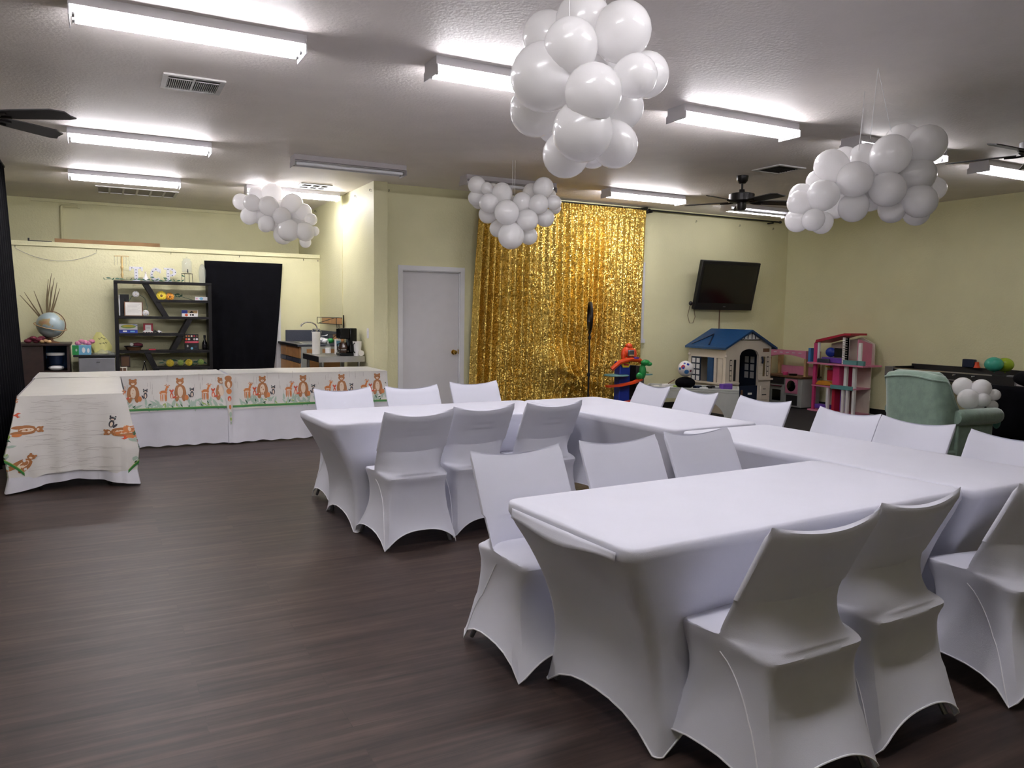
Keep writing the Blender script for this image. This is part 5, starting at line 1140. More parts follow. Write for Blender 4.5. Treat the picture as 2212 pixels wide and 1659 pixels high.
for i in range(n):
    a, b = ax0 + (ax1 - ax0) * i / n, ax0 + (ax1 - ax0) * (i + 1) / n
    f_ = lambda x: aspr + .10 * math.sqrt(max(0, 1 - ((x - (ax0 + ax1) / 2) / ((ax1 - ax0) / 2)) ** 2))
    p = [(a, f_(a)), (b, f_(b)), (b, roofz(b)), (a, roofz(a))]
    if a < xm < b: p = [(a, f_(a)), (b, f_(b)), (b, roofz(b)), (xm, az - .03), (a, roofz(a))]
    wallseg(fw_, p, hy0, hy0 + th)
build('front_wall', fw_, 'cream', parent=ph, smooth=0)
build('half_door', B(ax0 + .005, ax1 - .005, hy0 + .005, hy0 + .03, .0, .42), 'navy', parent=ph)
build('door_handle', B(ax0 + .05, ax0 + .075, hy0 - .01, hy0 + .005, .27, .36), 'brown', parent=ph); build('door_plate', B((ax0 + ax1) / 2 - .0, (ax0 + ax1) / 2 + .08, hy0 - .002, hy0 + .005, .285, .315), 'paper', parent=ph, bevel=.001)
# gable timber pattern
gb = MB(); gz = roofz(xm - .21)
wallseg(gb, [(xm - .20, gz - .01), (xm + .20, gz - .01), (xm, az - .035)], hy0 - .008, hy0); build('gable_panel', gb, 'white', parent=ph, smooth=0)
for x in (-.11, -.04, .04, .11): build('gable_bar', B(xm + x - .006, xm + x + .006, hy0 - .014, hy0 - .008, gz, roofz(xm + x) - .005), 'navy', parent=ph)
build('gable_bar', B(xm - .21, xm + .21, hy0 - .014, hy0 - .008, gz - .02, gz - .008), 'darkwood', parent=ph)
# right pier: vent, window strips, letter slot
xq = ax1 + .12
build('vent_opening', B(hx1 - .17, hx1 - .04, hy0 - .003, hy0, .93, .985), 'brown', parent=ph)
for i, x in enumerate((hx1 - .14, hx1 - .065)):
    build('window_strip', B(x - .02, x + .02, hy0 - .003, hy0, .56, .86), 'ventdark' if i else 'twig', parent=ph)
    for k in range(4): build('pane', B(x - .014, x + .014, hy0 - .005, hy0 - .003, .57 + .072 * k, .63 + .072 * k), 'cream', parent=ph) if i else None
build('sill', B(ax1, hx1 + .03, hy0 - .035, hy0, .50, .53), 'cream', parent=ph, bevel=.004)
build('letter_panel', B(hx1 - .20, hx1 - .05, hy0 - .012, hy0, .20, .42), 'cream', parent=ph, bevel=.006); build('letter_slot', B(hx1 - .17, hx1 - .08, hy0 - .014, hy0 - .012, .27, .285), 'black', parent=ph); build('letter_slot', B(hx1 - .155, hx1 - .095, hy0 - .014, hy0 - .012, .36, .37), 'espresso', parent=ph)
lp = MB(); lp.tube([(ax1 + .06, hy0 - .01, .86), (ax1 + .06, hy0 - .03, .80), (ax1 + .06, hy0 - .02, .76)], .016, 6); build('door_lantern', lp, 'navy', parent=ph)
# left pier window strips
for i, x in enumerate((hx0 + .10, hx0 + .18)):
    build('window_strip', B(x - .022, x + .022, hy0 - .003, hy0, .50, .82), 'ventdark', parent=ph)
    if i == 0:
        for k in range(4): build('pane', B(x - .015, x + .015, hy0 - .005, hy0 - .003, .51 + .077 * k, .575 + .077 * k), 'cream', parent=ph)
build('sill', B(hx0 - .03, hx0 + .26, hy0 - .03, hy0, .45, .48), 'cream', parent=ph, bevel=.004)
# left (window) wall
lw = MB(); lw.box(hx0, hx0 + th, hy0 + th, hy1, 0, .46); lw.box(hx0, hx0 + th, hy0 + th, hy1, .84, roofz(hx0)); lw.box(hx0, hx0 + th, hy0 + th, hy0 + .06, .46, .84); lw.box(hx0, hx0 + th, hy0 + .20, hy0 + .25, .46, .84); lw.box(hx0, hx0 + th, hy1 - .05, hy1, .46, .84)
build('side_wall', lw, 'cream', parent=ph, smooth=0)
build('sill', B(hx0 - .05, hx0, hy0 - .03, hy1, .44, .47), 'cream', parent=ph, bevel=.004)
sh_ = MB(); sh_.box(hx0 - .02, hx0 - .005, hy1 - .26, hy1 - .05, .46, .84); s_ = build('shutter', sh_, 'navy', parent=ph)
for a in range(2):
    for b in range(4): build('pane', B(hx0 - .024, hx0 - .02, hy1 - .245 + .10 * a, hy1 - .175 + .10 * a, .475 + .09 * b, .545 + .09 * b), 'trim', parent=s_)
build('shutter', B(hx0 - .02, hx0 - .005, hy0 + .25, hy0 + .37, .46, .84), 'roofblue', parent=ph)
build('window_pane', B(hx0 + .01, hx0 + .02, hy0 + .08, hy0 + .18, .46, .84), 'cream', parent=ph)
bw = MB(); bw.box(hx0, hx1, hy1, hy1 + .04, 0, .97); build('back_wall', bw, 'cream', parent=ph); build('side_wall', B(hx1 - .04, hx1, hy0 + th, hy1, 0, .98), 'navy', parent=ph)
for a in range(2):
    for b in range(3): build('pane', B(hx1 - .044, hx1 - .04, hy0 + .30 + .12 * a, hy0 + .38 + .12 * a, .50 + .12 * b, .60 + .12 * b), 'trim', parent=ph)
for y in (hy0 - .02, hy1): build('corner_knob', MB().ell((hx0 - .02, y, .87), .022, .022, .022, 10, 8), 'cream', parent=ph)
gr_ = MB()
for z in (.12, .24, .36, .48, .60, .72, .84): gr_.box(ax1 + .01, hx1, hy0 - .0015, hy0, z, z + .004)
build('siding_groove', gr_, 'grain', parent=ph)

# ------------------------------------------------------------------ toy kitchen
kt = thing('toy_kitchen', 'pink and grey toy kitchen between the playhouse and the dollhouse', 'toy kitchen', (10.0, 9.15, 0))
a0, a1, f0, b0 = 8.78, 9.60, 9.80, 10.24
bd = MB(); bd.box(f0 + .02, b0, a0, a1, 0.02, .49); build('cabinet_body', bd, 'greytoy', parent=kt, bevel=.01)
build('worktop', B(f0 - .02, b0, a0 - .02, a1, .49, .52), 'brown', parent=kt, bevel=.005)
build('oven_door', B(f0, f0 + .02, 9.14, 9.42, .06, .36), 'greytoy', parent=kt, bevel=.006); build('oven_window', B(f0 - .004, f0, 9.19, 9.37, .10, .28), 'blackgloss', parent=kt); build('oven_handle', B(f0 - .02, f0, 9.17, 9.40, .335, .35), 'maroon', parent=kt)
build('control_panel', B(f0, f0 + .02, 9.14, 9.42, .38, .48), 'ventdark', parent=kt)
build('washer_panel', B(f0, f0 + .02, 8.86, 9.10, .24, .47), 'pink', parent=kt); build('washer_door', MB().lathe([(0, -.012), (.075, -.012), (.09, 0), (.0, 0)], c=(f0, 8.98, .36), n=20, axis='x'), 'blackgloss', parent=kt)
build('open_shelf', B(f0 + .005, f0 + .02, 8.86, 9.08, .05, .21), 'ventdark', parent=kt)
build('splash_lattice', B(b0 - .06, b0 - .03, a0, a1, .52, .66), 'pink', parent=kt)
for y in (a0, a1 - .05): build('side_post', B(b0 - .10, b0 - .02, y, y + .05, .52, .92), 'tan', parent=kt)
n = 14; ar = MB()
for i in range(n):
    y0_, y1_ = a0 + (a1 - a0) * i / n, a0 + (a1 - a0) * (i + 1) / n; q = lambda y: .80 + .055 * (1 - ((y - (a0 + a1) / 2) / ((a1 - a0) / 2)) ** 2)
    ar.prism([(y0_, q(y0_)), (y1_, q(y1_)), (y1_, .93), (y0_, .93)], lambda y, z: (f0 + .08, y, z), lambda y, z: (f0 + .16, y, z))
build('arched_canopy', ar, 'pink', parent=kt, smooth=0)
for y in (8.90, 9.03, 9.16, 9.29, 9.42): build('canopy_slot', B(f0 + .076, f0 + .08, y - .03, y + .03, .885, .895), 'trim', parent=kt)
for y in (a0, a1 - .04): build('canopy_post', B(f0 + .09, f0 + .15, y, y + .04, .52, .80), 'tan', parent=kt)
tag(build('toy_pot', MB().lathe([(0, 0), (.04, 0), (.045, .05), (0, .055)], c=(9.92, 9.22, .52)), 'hotpink'), 'pink toy pot on the toy kitchen worktop', 'toy')
tag(build('toy_pan', MB().lathe([(0, 0), (.06, .0), (.07, .03), (.06, .03), (0, .01)], c=(9.92, 9.06, .52)), 'blackgloss'), 'black toy pan on the toy kitchen worktop', 'toy')

# ------------------------------------------------------------------ dollhouse
dh = thing('dollhouse', 'three-storey pink and white dollhouse against the right wall', 'dollhouse', (10.05, 8.2, 0))
F, Bk, y1_, y0_ = 9.86, 10.22, 8.62, 7.83
z1 = at(1800, 838, x=F)[2]; z2 = .745; print('dh', z1)
build('base_panel', B(F - .03, Bk, y0_, y1_ + .04, 0.006, .03), 'pink', parent=dh)
build('floor_panel', B(F - .01, Bk, y0_, y1_, z1, z1 + .02), 'pink', parent=dh); build('floor_edge', B(F - .02, F - .01, y0_ + .02, 8.25, z1 - .01, z1 + .05), 'teal', parent=dh)
build('floor_panel', B(F - .06, Bk, y0_ - .17, y1_ + .06, z2, z2 + .025), 'pink', parent=dh)
build('back_wall', B(Bk - .02, Bk, 8.10, y1_, .03, z2), 'cream', parent=dh); build('back_wall', B(Bk - .02, Bk, y0_, 8.10, .03, z2), 'cream', parent=dh)
for y, m_ in ((y1_ - .05, 'hotpink'), (8.30, 'white'), (8.02, 'white'), (7.94, 'white'), (y0_, 'white')): build('post', B(F, F + .04, y, y + .04, .03, z1), m_, parent=dh)
for y, m_ in ((y1_ - .06, 'hotpink'), (7.98, 'white'), (y0_, 'white')): build('post', B(F, F + .04, y, y + .05, z1 + .02, z2), m_, parent=dh)
build('inner_wall', B(F + .05, Bk - .02, 8.22, 8.27, .03, z1), 'red', parent=dh); build('inner_wall', B(F + .03, Bk - .02, 8.13, 8.17, z1 + .02, z2), 'hotpink', parent=dh); build('curtain_panel', B(F + .02, F + .03, 8.13, 8.25, z1 + .05, z2), 'hotpink', parent=dh)
build('cupboard', B(F + .1, F + .2, 8.27, 8.42, z1 + .10, z1 + .26), 'red', parent=dh); build('sofa', B(F, F + .12, 8.32, 8.55, .05, .12), 'purple', parent=dh, bevel=.01); build('lower_back', B(F + .15, F + .17, 8.06, 8.20, .04, z1 - .02), 'purple', parent=dh)
build('yellow_slide', MB().prism([(8.55, z1 + .03), (8.2, z1 + .03), (8.3, z1 + .09), (8.5, z1 + .09)], lambda y, z: (F, y, z), lambda y, z: (F + .1, y, z)), 'amber', parent=dh, smooth=0)
build('lamp', B(F + .1, F + .16, 8.38, 8.46, z2 - .05, z2 - .03), 'yellow', parent=dh)
# top storey
build('post', B(F, F + .03, y1_ - .07, y1_ - .01, z2, 1.07), 'hotpink', parent=dh); build('post', B(F, F + .03, y1_ - .11, y1_ - .08, z2, 1.08), 'white', parent=dh)
for y, h in ((8.03, 1.17), (7.80, 1.10)): build('post', B(F, F + .03, y - .05, y, z2, h), 'white', parent=dh)
lv_ = MB()
for i in range(11): lv_.box(F - .004, F, 7.99, 8.07, z2 + .05 + .035 * i, z2 + .06 + .035 * i)
build('ladder_panel', B(F, F + .02, 7.98, 8.08, z2 + .025, 1.17), 'white', parent=dh); build('ladder_rungs', lv_, 'grain', parent=dh, smooth=0)
build('back_wall', MB().prism([(y1_ - .06, z2), (7.78, z2), (7.78, 1.08), (8.0, 1.17), (y1_ - .06, 1.06)], lambda y, z: (Bk - .03, y, z), lambda y, z: (Bk - .01, y, z)), 'cream', parent=dh, smooth=0)
rf = MB(); rf.prism([(8.58, 1.07), (8.56, 1.12), (8.04, 1.235), (7.93, 1.235), (7.93, 1.205), (8.04, 1.205)], lambda y, z: (F - .02, y, z), lambda y, z: (Bk - .02, y, z)); build('roof', rf, 'red', parent=dh, smooth=0)
build('side_wall', MB().prism([(F + .03, z2), (Bk - .03, z2), (Bk - .03, 1.08), (F + .03, 1.15)], lambda x, z: (x, 7.82, z), lambda x, z: (x, 7.84, z)), 'pink', parent=dh, smooth=0)
build('bed', B(F + .02, F + .16, 8.10, 8.48, z2 + .03, z2 + .11), 'purple', parent=dh, bevel=.01); build('planter', B(F - .05, F, 7.78, 8.02, z2 + .02, z2 + .09), 'teal', parent=dh, bevel=.006); build('planter', B(F - .05, F, 7.66, 7.76, z2 + .02, z2 + .09), 'teal', parent=dh, bevel=.006)
build('planter', B(F - .05, F - .01, 8.28, 8.50, z2 + .02, z2 + .09), 'granite', parent=dh, bevel=.01)
tag(build('blue_toy', MB().ell((F + .05, 8.33, z2 + .19), .06, .09, .075, 10, 8), 'blue', smooth=20), 'dark blue toy piece resting in the top storey of the dollhouse', 'toy')
tag(build('black_toy_screen', B(F + .02, F + .035, 8.10, 8.24, z2 + .12, z2 + .26), 'black'), 'black panel standing in the top storey of the dollhouse', 'toy')
tag(build('blue_book', B(F - .02, F + .05, 8.655, 8.70, z2 - .0 + .025, z2 + .24), 'skyblue'), 'blue book standing at the left end of the dollhouse board', 'book')

# ------------------------------------------------------------------ toy garage
tx, ty = 6.58, 9.02
tg = thing('toy_garage', 'tall orange and blue toy garage with spiral ramps beside the gold curtain', 'toy garage', (tx, ty, 0))
build('tower', B(tx - .12, tx + .06, ty, ty + .14, 0, .80), 'blue', parent=tg, bevel=.01); build('tower_back', B(tx + .08, tx + .22, ty + .06, ty + .2, 0, .74), 'espresso', parent=tg, bevel=.01)
for zc, r_, x_ in ((.50, .30, 0), (.24, .28, 0)):
    pts = [(tx - .32, ty - .02, zc - .06), (tx - .2, ty - .14, zc - .04), (tx + .02, ty - .18, zc), (tx + .22, ty - .1, zc + .04), (tx + .30, ty + .06, zc + .07)]
    rp = MB()
    for s in range(len(pts) - 1):
        a, b = Vector(pts[s]), Vector(pts[s + 1]); v = [a, b, b + Vector((0, .08, 0)), a + Vector((0, .08, 0))]; v += [p + Vector((0, 0, .03)) for p in v]
        rp.add(v, [(3, 2, 1, 0), (4, 5, 6, 7), (0, 1, 5, 4), (1, 2, 6, 5), (2, 3, 7, 6), (3, 0, 4, 7)])
    build('ramp', rp, 'orange', parent=tg, smooth=0)
build('platform', MB().lathe([(0, 0), (.17, 0), (.18, .01), (.17, .02), (0, .02)], c=(tx - .18, ty, .60)), 'teal', parent=tg)
build('top_ramp', MB().tube([(tx - .30, ty - .05, .70), (tx - .18, ty - .08, .80), (tx, ty - .08, .84), (tx + .18, ty - .05, .82), (tx + .26, ty, .78)], .032, 8), 'orange', parent=tg)
ap = MB(); ap.ell((tx + .0, ty - .02, .94), .10, .07, .085, 14, 10); ap.ell((tx + .0, ty - .03, 1.02), .055, .05, .045, 12, 8); ap.ell((tx - .09, ty - .03, .90), .035, .035, .09, 10, 8); ap.ell((tx + .10, ty - .03, .90), .035, .035, .09, 10, 8)
build('ape_head', ap, 'orange', parent=tg); build('face_panel', B(tx - .05, tx + .05, ty - .10, ty - .07, .88, .97), 'greysteel', parent=tg, bevel=.01); build('mouth', B(tx - .04, tx + .04, ty - .106, ty - .10, .885, .905), 'tan', parent=tg)
build('purple_bar', B(tx + .05, tx + .13, ty - .1, ty - .06, .845, .87), 'purple', parent=tg)
build('badge', MB().prism([(tx - .08, .72), (tx + .02, .72), (tx + .04, .76), (tx + .02, .79), (tx - .03, .805), (tx - .08, .79), (tx - .10, .76)], lambda x, z: (x, ty - .02, z), lambda x, z: (x, ty, z)), 'yellow', parent=tg); build('badge_lettering', MB().prism([(tx - .07, .75), (tx + .01, .745), (tx + .015, .765), (tx - .07, .775)], lambda x, z: (x, ty - .023, z), lambda x, z: (x, ty - .02, z)), 'red', parent=tg, smooth=0)
dn = MB(); dn.ell((tx + .20, ty - .1, .66), .055, .05, .11, 12, 8); dn.ell((tx + .23, ty - .12, .79), .075, .045, .045, 12, 8); dn.ell((tx + .29, ty - .13, .77), .05, .035, .03, 10, 8); dn.ell((tx + .15, ty - .1, .60), .06, .04, .05, 10, 8)
build('dinosaur', dn, 'green', parent=tg); build('grey_column', B(tx + .20, tx + .28, ty - .04, ty + .06, .40, .74), 'greysteel', parent=tg, bevel=.006)
wg = MB(); wg.prism([(.20, 0), (.36, -.05), (.46, .0), (.40, .09), (.22, .10)], lambda x, y: (tx + x, ty + y, .60), lambda x, y: (tx + x, ty + y, .615)); build('launch_wing', wg, 'teal', parent=tg, smooth=0)
build('yellow_lever', MB().tube([(tx + .20, ty - .08, .68), (tx + .32, ty - .08, .64)], .012, 6), 'yellowgreen', parent=tg)

# ------------------------------------------------------------------ play table with train set, ball on black bag
Pa, Pb = at(1392, 835, z=.45), at(1597, 843, z=.45)
dv = (Pb - Pa); dv.z = 0; Lp = dv.length; dv.normalize(); nv_ = Vector((-dv.y, dv.x, 0))
if nv_.y < 0: nv_ = -nv_
def PP(a, b, z): q = Pa + dv * a + nv_ * b; return (q.x, q.y, z)
pt = thing('play_table', 'low grey-white plastic play table left of the playhouse', 'play table', (Pa.x, Pa.y, 0))
Dp = .55
def slab(name, a0_, a1_, b0_, b1_, z0, z1_, m_, par=None, **k):
    v = [PP(a, b, z) for z in (z0, z1_) for b in (b0_, b1_) for a in (a0_, a1_)]
    return build(name, MB().add(v, [(0, 2, 3, 1), (4, 5, 7, 6), (0, 1, 5, 4), (2, 6, 7, 3), (0, 4, 6, 2), (1, 3, 7, 5)]), m_, parent=par, **k)
slab('tabletop', 0, Lp, 0, Dp, .40, .43, 'greytoy', pt, bevel=.006)
for nm, (a0_, a1_, b0_, b1_) in (('rim', (0, Lp, 0, .03)), ('rim', (0, Lp, Dp - .03, Dp)), ('rim', (0, .03, .03, Dp - .03)), ('rim', (Lp - .03, Lp, .03, Dp - .03))): slab(nm, a0_, a1_, b0_, b1_, .43, .455, 'greytoy', pt, bevel=.005)
# end legs: front skirt with a rounded cut-out
sk_ = MB(); n = 10
sk_.prism([(Lp - .16, 0.006), (Lp, 0.006), (Lp, .40), (Lp - .52, .40), (Lp - .52, .30)] + [(Lp - .52 + .34 * math.sin(i * PI / 2 / n), .30 - .29 * (1 - math.cos(i * PI / 2 / n)) * 1.0) for i in range(1, n)], lambda a, z: PP(a, .0, z), lambda a, z: PP(a, .05, z))
build('skirt_leg', sk_, 'greytoy', parent=pt, smooth=0)
slab('skirt_leg', 0, .16, 0, .05, .006, .40, 'greytoy', pt); slab('skirt_leg', 0, .16, Dp - .05, Dp, .006, .40, 'greytoy', pt); slab('skirt_leg', Lp - .16, Lp, Dp - .05, Dp, .006, .40, 'greytoy', pt); slab('skirt', .16, Lp - .52, 0, .05, .30, .40, 'greytoy', pt)
bb = at(1482, 812, d=11.6); 
bc = Pa + dv * (Lp * .43) + nv_ * .12
mb = MB(); mb.ell((bc.x, bc.y, .432 + .085), .15, .13, .085, 18, 10)
tag(build('black_bag', mb, 'blackcloth', smooth=30), 'crumpled black cloth bag under the soccer ball', 'bag')
so = thing('soccer_ball', 'white soccer ball with blue and red patches on the play table', 'ball', (bc.x, bc.y, .61)); cz_ = .715
build('ball', MB().ell((bc.x, bc.y, cz_), .112, .112, .112, 24, 16), 'white', parent=so)
vd = Vector((-bc.x, -bc.y, .7)).normalized(); sd = Vector((0, 0, 1)).cross(vd).normalized(); ud = vd.cross(sd)
for a, b, r_, m_ in ((-.35, .25, .38, 'red'), (-.3, .1, .22, 'blue'), (.15, -.45, .42, 'skyblue'), (.35, .72, .25, 'blue'), (.85, -.35, .22, 'maroon'), (-.95, .0, .25, 'skyblue'), (-.2, .9, .2, 'blue')):
    c3 = (vd + sd * a + ud * b).normalized(); e1 = c3.cross(Vector((0, 0, 1))).normalized(); e2 = c3.cross(e1)
    vs_ = [Vector((bc.x, bc.y, cz_)) + (c3 + (e1 * math.cos(k * PI / 4) + e2 * math.sin(k * PI / 4)) * q * r_ * .75).normalized() * .1132 for q in (.001, .5, 1) for k in range(8)]
    m = MB(); m.add(vs_, [(i * 8 + j, i * 8 + (j + 1) % 8, (i + 1) * 8 + (j + 1) % 8, (i + 1) * 8 + j) for i in range(2) for j in range(8)]); build('patch', m, m_, parent=so)
rn = random.Random(9)
for i, (a, b, m_, lb) in enumerate(((.10, .2, 'paper', 'pale paper scrap at the left of the play table'), (.22, .25, 'white', 'white folded box on the play table'), (.34, .3, 'yellowgreen', 'pale green toy piece on the play table'), (.56, .15, 'navy', 'navy blue toy piece right of the ball'), (.63, .12, 'trim', 'white toy piece right of the ball'), (.70, .2, 'black', 'black toy piece right of the ball'), (.76, .15, 'greysteel', 'grey toy piece near the right end of the play table'), (.86, .22, 'purple', 'purple toy box at the right end of the play table'))):
    q = Pa + dv * Lp * a + nv_ * b; s = .05 if i < 7 else .09
    m = MB(); m.box(q.x - s, q.x + s, q.y - .04, q.y + .04, .4305, .46 + .03 * (i % 2) + (.03 if i == 7 else 0)); m.prism([(q.x - s * .6, .0), (q.x + s * .6, .0), (q.x, .03)], lambda x, z, q=q: (x, q.y - .02, .455 + z), lambda x, z, q=q: (x, q.y + .02, .455 + z))
    tag(build('toy_piece', B(q.x - s, q.x + s, q.y - .04, q.y + .04, .4305, .46 + .02 * (i % 2) + (.035 if i == 7 else 0)), m_, bevel=.008), lb, 'toy', 'toys lying on the play table')
q = Pa + dv * Lp * .24 + nv_ * .25
tag(build('toy_plane', MB().tube([(q.x, q.y, .484), (q.x + .1, q.y - .02, .54)], .008, 6), 'brown'), 'thin brown stick leaning up from the play table', 'toy')

# ------------------------------------------------------------------ games table on the right wall
gt = thing('games_table', 'long black and grey games table against the right wall behind the armchair', 'games table', (9.95, 6.4, 0))
gx0, gx1, gy0, gy1 = 9.68, 10.27, 5.42, 7.20
build('playfield', B(gx0 + .03, gx1 - .03, gy0 + .04, gy1 - .04, .68, .72), 'navy', parent=gt)
for nm, b in (('side_rail', (gx0, gx0 + .03, gy0, gy1, .66, .79)), ('side_rail', (gx1 - .03, gx1, gy0, gy1, .68, .83)), ('end_rail', (gx0 + .03, gx1 - .03, gy1 - .04, gy1, .66, .80)), ('end_rail', (gx0 + .03, gx1 - .03, gy0, gy0 + .04, .66, .80))): build(nm, B(*b), 'black', parent=gt, bevel=.004)
build('rail_trim', B(gx0 - .004, gx0, gy0 + .3, gy1 - .02, .775, .79), 'steel', parent=gt); build('rail_trim', B(gx0 - .004, gx0, gy0 + .3, gy1 - .02, .68, .69), 'steel', parent=gt)
for y in (gy0, gy1 - .12): build('corner_block', B(gx0 - .012, gx0 + .05, y, y + .12, .65, .80), 'greysteel', parent=gt, bevel=.004)
for k in range(5): build('player_rod', MB().tube([(gx0 - .08, gy0 + .5 + .25 * k, .755), (gx1 - .03, gy0 + .5 + .25 * k, .755)], .008, 6), 'chrome', parent=gt)
build('end_drawer', B(gx0 - .01, gx0 + .25, gy0 - .30, gy0, .66, .79), 'ventgrey', parent=gt, bevel=.004); build('drawer_opening', B(gx0 - .014, gx0 - .01, gy0 + .02, gy0 + .26, .67, .78), 'black', parent=gt)
for y in (gy0 + .18, gy1 - .18):
    for x in (gx0 + .05, gx1 - .08):
        build('leg', MB().tube([(x, y - .12, .66), (x, y + .10, 0.02)], .025, 6), 'black', parent=gt)
    build('cross_brace', MB().tube([(gx0 + .05, y, .25), (gx1 - .08, y, .25)], .018, 6), 'black', parent=gt)
def hbal(name, lb, c, r_, m_):
    t = thing(name, lb, 'balloon', (c[0], c[1], c[2] - r_)); build('balloon', MB().ell(c, r_ * 1.12, r_ * 1.12, r_ * .95, 24, 16), m_, parent=t); build('knot', MB().lathe([(0, 0), (.008, .0), (.003, .02), (0, .02)], c=(c[0] + .02, c[1], c[2] - r_ - .008), n=8), m_, parent=t); return t
c = at(2147, 787, x=9.82); hbal('loose_balloon', 'teal balloon lying on the right end of the games table', c, .095, 'tealballoon')
c = at(2170, 788, x=9.98); hbal('loose_balloon', 'lime green balloon lying behind the teal balloon', c, .093, 'limeballoon')
c = at(2093, 792, x=10.20); tag(build('dark_box', B(c[0] - .03, c[0] + .04, c[1] - .08, c[1] + .08, .831, .94), 'navy', bevel=.01), 'small dark blue box standing on the games table rail', 'box')
c = at(2107, 795, x=10.20); tag(build('red_toy', MB().lathe([(0, 0), (.05, 0), (.03, .04), (.028, .075), (0, .08)], c=(10.22, c[1], .831), n=12), 'orange'), 'small orange-red knob toy on the games table rail', 'toy')
cb_ = [at(px, py, z=.02) for px, py in ((1849, 882), (1875, 893), (1905, 900), (1940, 905), (1975, 915))]
tag(build('floor_cable', MB().tube([(p[0], p[1], .014 + .02 * (i == 0)) for i, p in enumerate(cb_)], .010, 6), 'trim'), 'white cable running along the floor by the right wall baseboard', 'cable')

# ------------------------------------------------------------------ green armchair (opens towards the right wall)
acx, acy = 6.88, 4.57
ac = thing('armchair', 'sage green velvet armchair seen from behind, facing the right wall', 'armchair', (acx, acy, 0.006), math.radians(-4))
# local: front = +x
ac.scale = (.93, .93, .95)
def U(a):     # a in [-1,1]; outline of the shell from left arm front, round the back, to right arm front
    s = abs(a); sg = 1 if a > 0 else -1
    if s < .42: return (-.36, sg * (s / .42) * .24, (-1, 0))
    if s < .62: 
        t_ = (s - .42) / .20 * PI / 2; return (-.36 + .13 * (1 - math.cos(t_)), sg * (.24 + .13 * math.sin(t_)), (-math.cos(t_), sg * math.sin(t_)))
    return (-.23 + (s - .62) / .38 * .55, sg * .37, (0, sg))
def topz(a):
    s = abs(a); return .99 - .03 * (s / .5) ** 2 if s < .56 else (.95 - (.95 - .62) * min(1, (s - .56) / .14) ** .8 if s < .70 else .62)
def shell(off, zlow, ztop_off):
    def f(u, v):
        a = -1 + 2 * u; x, y, n_ = U(a); zt_ = topz(a) + ztop_off; z = zlow + (zt_ - zlow) * v
        k = .05 * (1 - v)
        bulge = -.05 * max(0, z - .55) * 1.0 if abs(a) < .5 else 0
        return (x - n_[0] * (off + (k if off < .05 else 0)) + (bulge if n_[0] < -.5 else 0), y - n_[1] * (off + (k if off < .05 else 0)), z)
    return f
o_ = MB(); o_.grid(60, 16, shell(0, .10, 0)); o_.grid(60, 16, shell(.10, .10, 0))
def lip(u, v):
    a = -1 + 2 * u; x, y, n_ = U(a); z = topz(a); A = PI * v; bulge = -.05 * max(0, z - .55) if abs(a) < .5 else 0
    return (x - n_[0] * (.05 - .05 * math.cos(A)) + (bulge if n_[0] < -.5 else 0), y - n_[1] * (.05 - .05 * math.cos(A)), z + .045 * math.sin(A))
o_.grid(60, 6, lip)
build('shell', o_, 'velvet', parent=ac, local=True, smooth=60)
build('piping', MB().tube([(lambda a: (lambda x, y, n_: (x + n_[0] * .006 + (-.05 * max(0, topz(a) - .55) if abs(a) < .5 and n_[0] < -.5 else 0), y + n_[1] * .006, topz(a) - .004))(*U(a)))(-1 + 2 * i / 60) for i in range(61)], .009, 6), 'velvet', parent=ac, local=True)
for s in (-1, 1):
    m = MB(); m.lathe([(0, -.30), (.06, -.295), (.075, -.27), (.078, 0), (.078, .27), (.07, .30), (.05, .315), (0, .32)], c=(.10, s * .375, .615), n=18, axis='x'); build('arm_roll', m, 'velvet', parent=ac, local=True)
    m = MB(); m.box(-.15, .36, s * .37 - .05 if s > 0 else s * .37 - .0, s * .37 + .0 if s > 0 else s * .37 + .05, .10, .60); build('arm_panel', m, 'velvet', parent=ac, local=True, bevel=.02)
build('seat_cushion', MB().box(-.24, .40, -.31, .31, .30, .46), 'velvet', parent=ac, local=True, bevel=.04)
m = MB(); m.prism([(-.22, .44), (-.10, .46), (-.17, .98), (-.26, 1.04), (-.33, 1.02), (-.31, .5)], lambda x, z: (x, -.26, z), lambda x, z: (x, .26, z)); build('back_cushion', m, 'velvet', parent=ac, local=True, bevel=.04)
build('base', B(-.34, .36, -.36, .36, .05, .30), 'velvet', parent=ac, local=True, bevel=.02)
for x in (-.30, .30):
    for y in (-.30, .30): build('foot', MB().lathe([(.02, 0), (.028, .055), (0, .056)], c=(x, y, 0), n=10), 'darkwood', parent=ac, local=True)
def pile(lb, pts, d):
    c = at(2105, 860, d=d); t = thing('balloon_pile', lb, 'balloon decoration', c)
    for px, py, r_, dd in pts:
        p = at(px, py, d=d + dd); q = r_ * (d + dd) / FPX; o = bpy.data.objects.new('balloon', BAL); C.objects.link(o); o.parent = t; o.location = p - c; o.scale = (q,) * 3
        o.rotation_mode = 'QUATERNION'; o.rotation_quaternion = (p - c + Vector((.01, 0, .02))).to_track_quat('Z', 'Y')
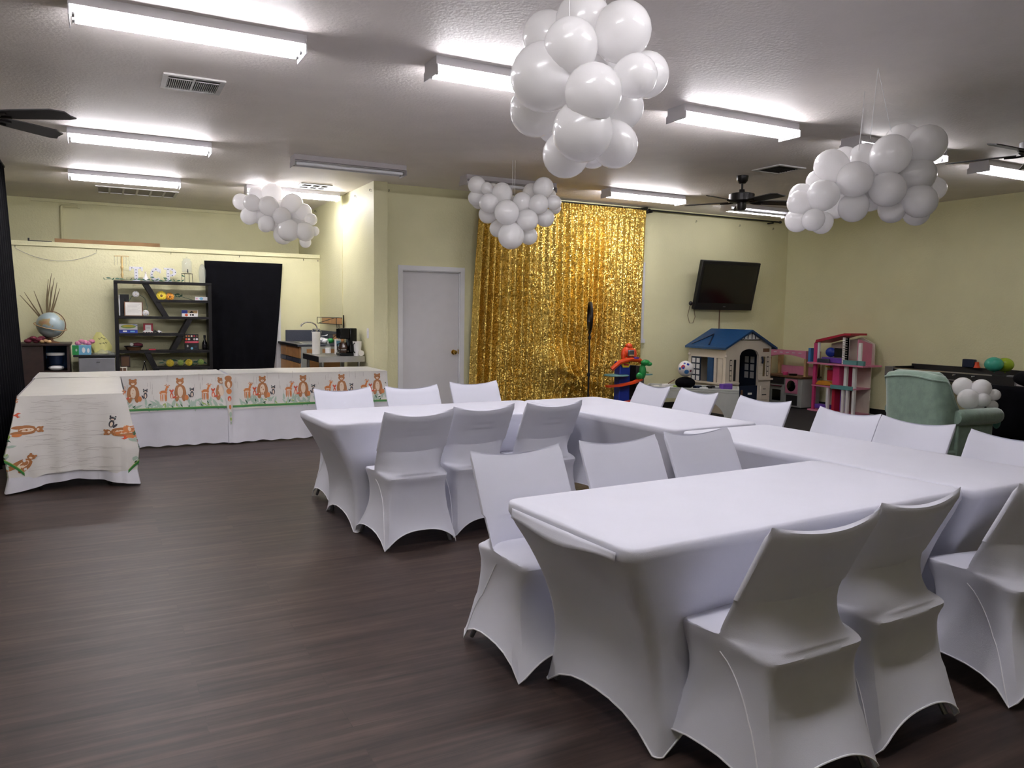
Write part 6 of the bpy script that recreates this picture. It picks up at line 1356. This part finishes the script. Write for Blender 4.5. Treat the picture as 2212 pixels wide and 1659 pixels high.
pile('small bunch of white balloons resting in the green armchair', [(2080, 836, 21, .1), (2120, 839, 20, .0), (2092, 862, 22, -.02), (2124, 864, 15, -.08), (2148, 853, 12.5, -.02), (2144, 876, 11, -.05), (2108, 878, 16, .05)], 7.25)
tag(build('balloon_scrap', MB().ell(tuple(at(2153, 910, d=7.2)), .05, .03, .07, 10, 8), 'teal', smooth=20), 'teal deflated balloon hanging beside the armchair arm', 'balloon')

# ------------------------------------------------------------------ black chair and red toy at the right edge
bk_ = thing('black_armchair', 'black upholstered chair cut off by the right edge of the photo', 'chair', (8.15, 4.35, .006), math.radians(10))
m = MB(); m.grid(20, 10, lambda u, v: (-.28 + .07 * math.cos(PI * (u - .5)) * -1 - .05 * v, -.33 + .66 * u, .30 + .52 * v)); build('backrest', m, 'blackcloth', parent=bk_, local=True, solid=.07, smooth=60)
build('seat', B(-.28, .32, -.32, .32, .28, .45), 'blackcloth', parent=bk_, local=True, bevel=.03)
for s in (-1, 1): build('armrest', B(-.30, .28, s * .35 - .05, s * .35 + .05, .10, .62), 'blackcloth', parent=bk_, local=True, bevel=.03)
build('base', B(-.28, .30, -.30, .30, .03, .28), 'blackcloth', parent=bk_, local=True)
for x in (-.25, .25):
    for y in (-.25, .25): build('foot', MB().lathe([(.02, 0), (.025, .03), (0, .031)], c=(x, y, 0), n=8), 'black', parent=bk_, local=True)
q = at(2203, 928, z=.30)
rt_ = thing('toy_bin', 'red toy bin on the floor at the right edge, in front of the black chair', 'toy', (q[0] + .12, q[1] - .05, .006))
X_, Y_ = q[0] + .12, q[1] - .05
build('bin_body', MB().lathe([(0, 0), (.12, 0), (.15, .27), (.13, .27), (.11, .01), (0, .01)], c=(X_, Y_, .006), n=16), 'red', parent=rt_); build('bin_rim', MB().lathe([(.13, .265), (.165, .265), (.165, .29), (.13, .29)], c=(X_, Y_, .006), n=16), 'red', parent=rt_)
q = at(2205, 825, d=8.0)
tag(build('dark_cushion', MB().ell((7.88, 4.28, .90), .10, .17, .08, 12, 8), 'blackcloth'), 'black rounded cushion on top of the black chair back', 'cushion')
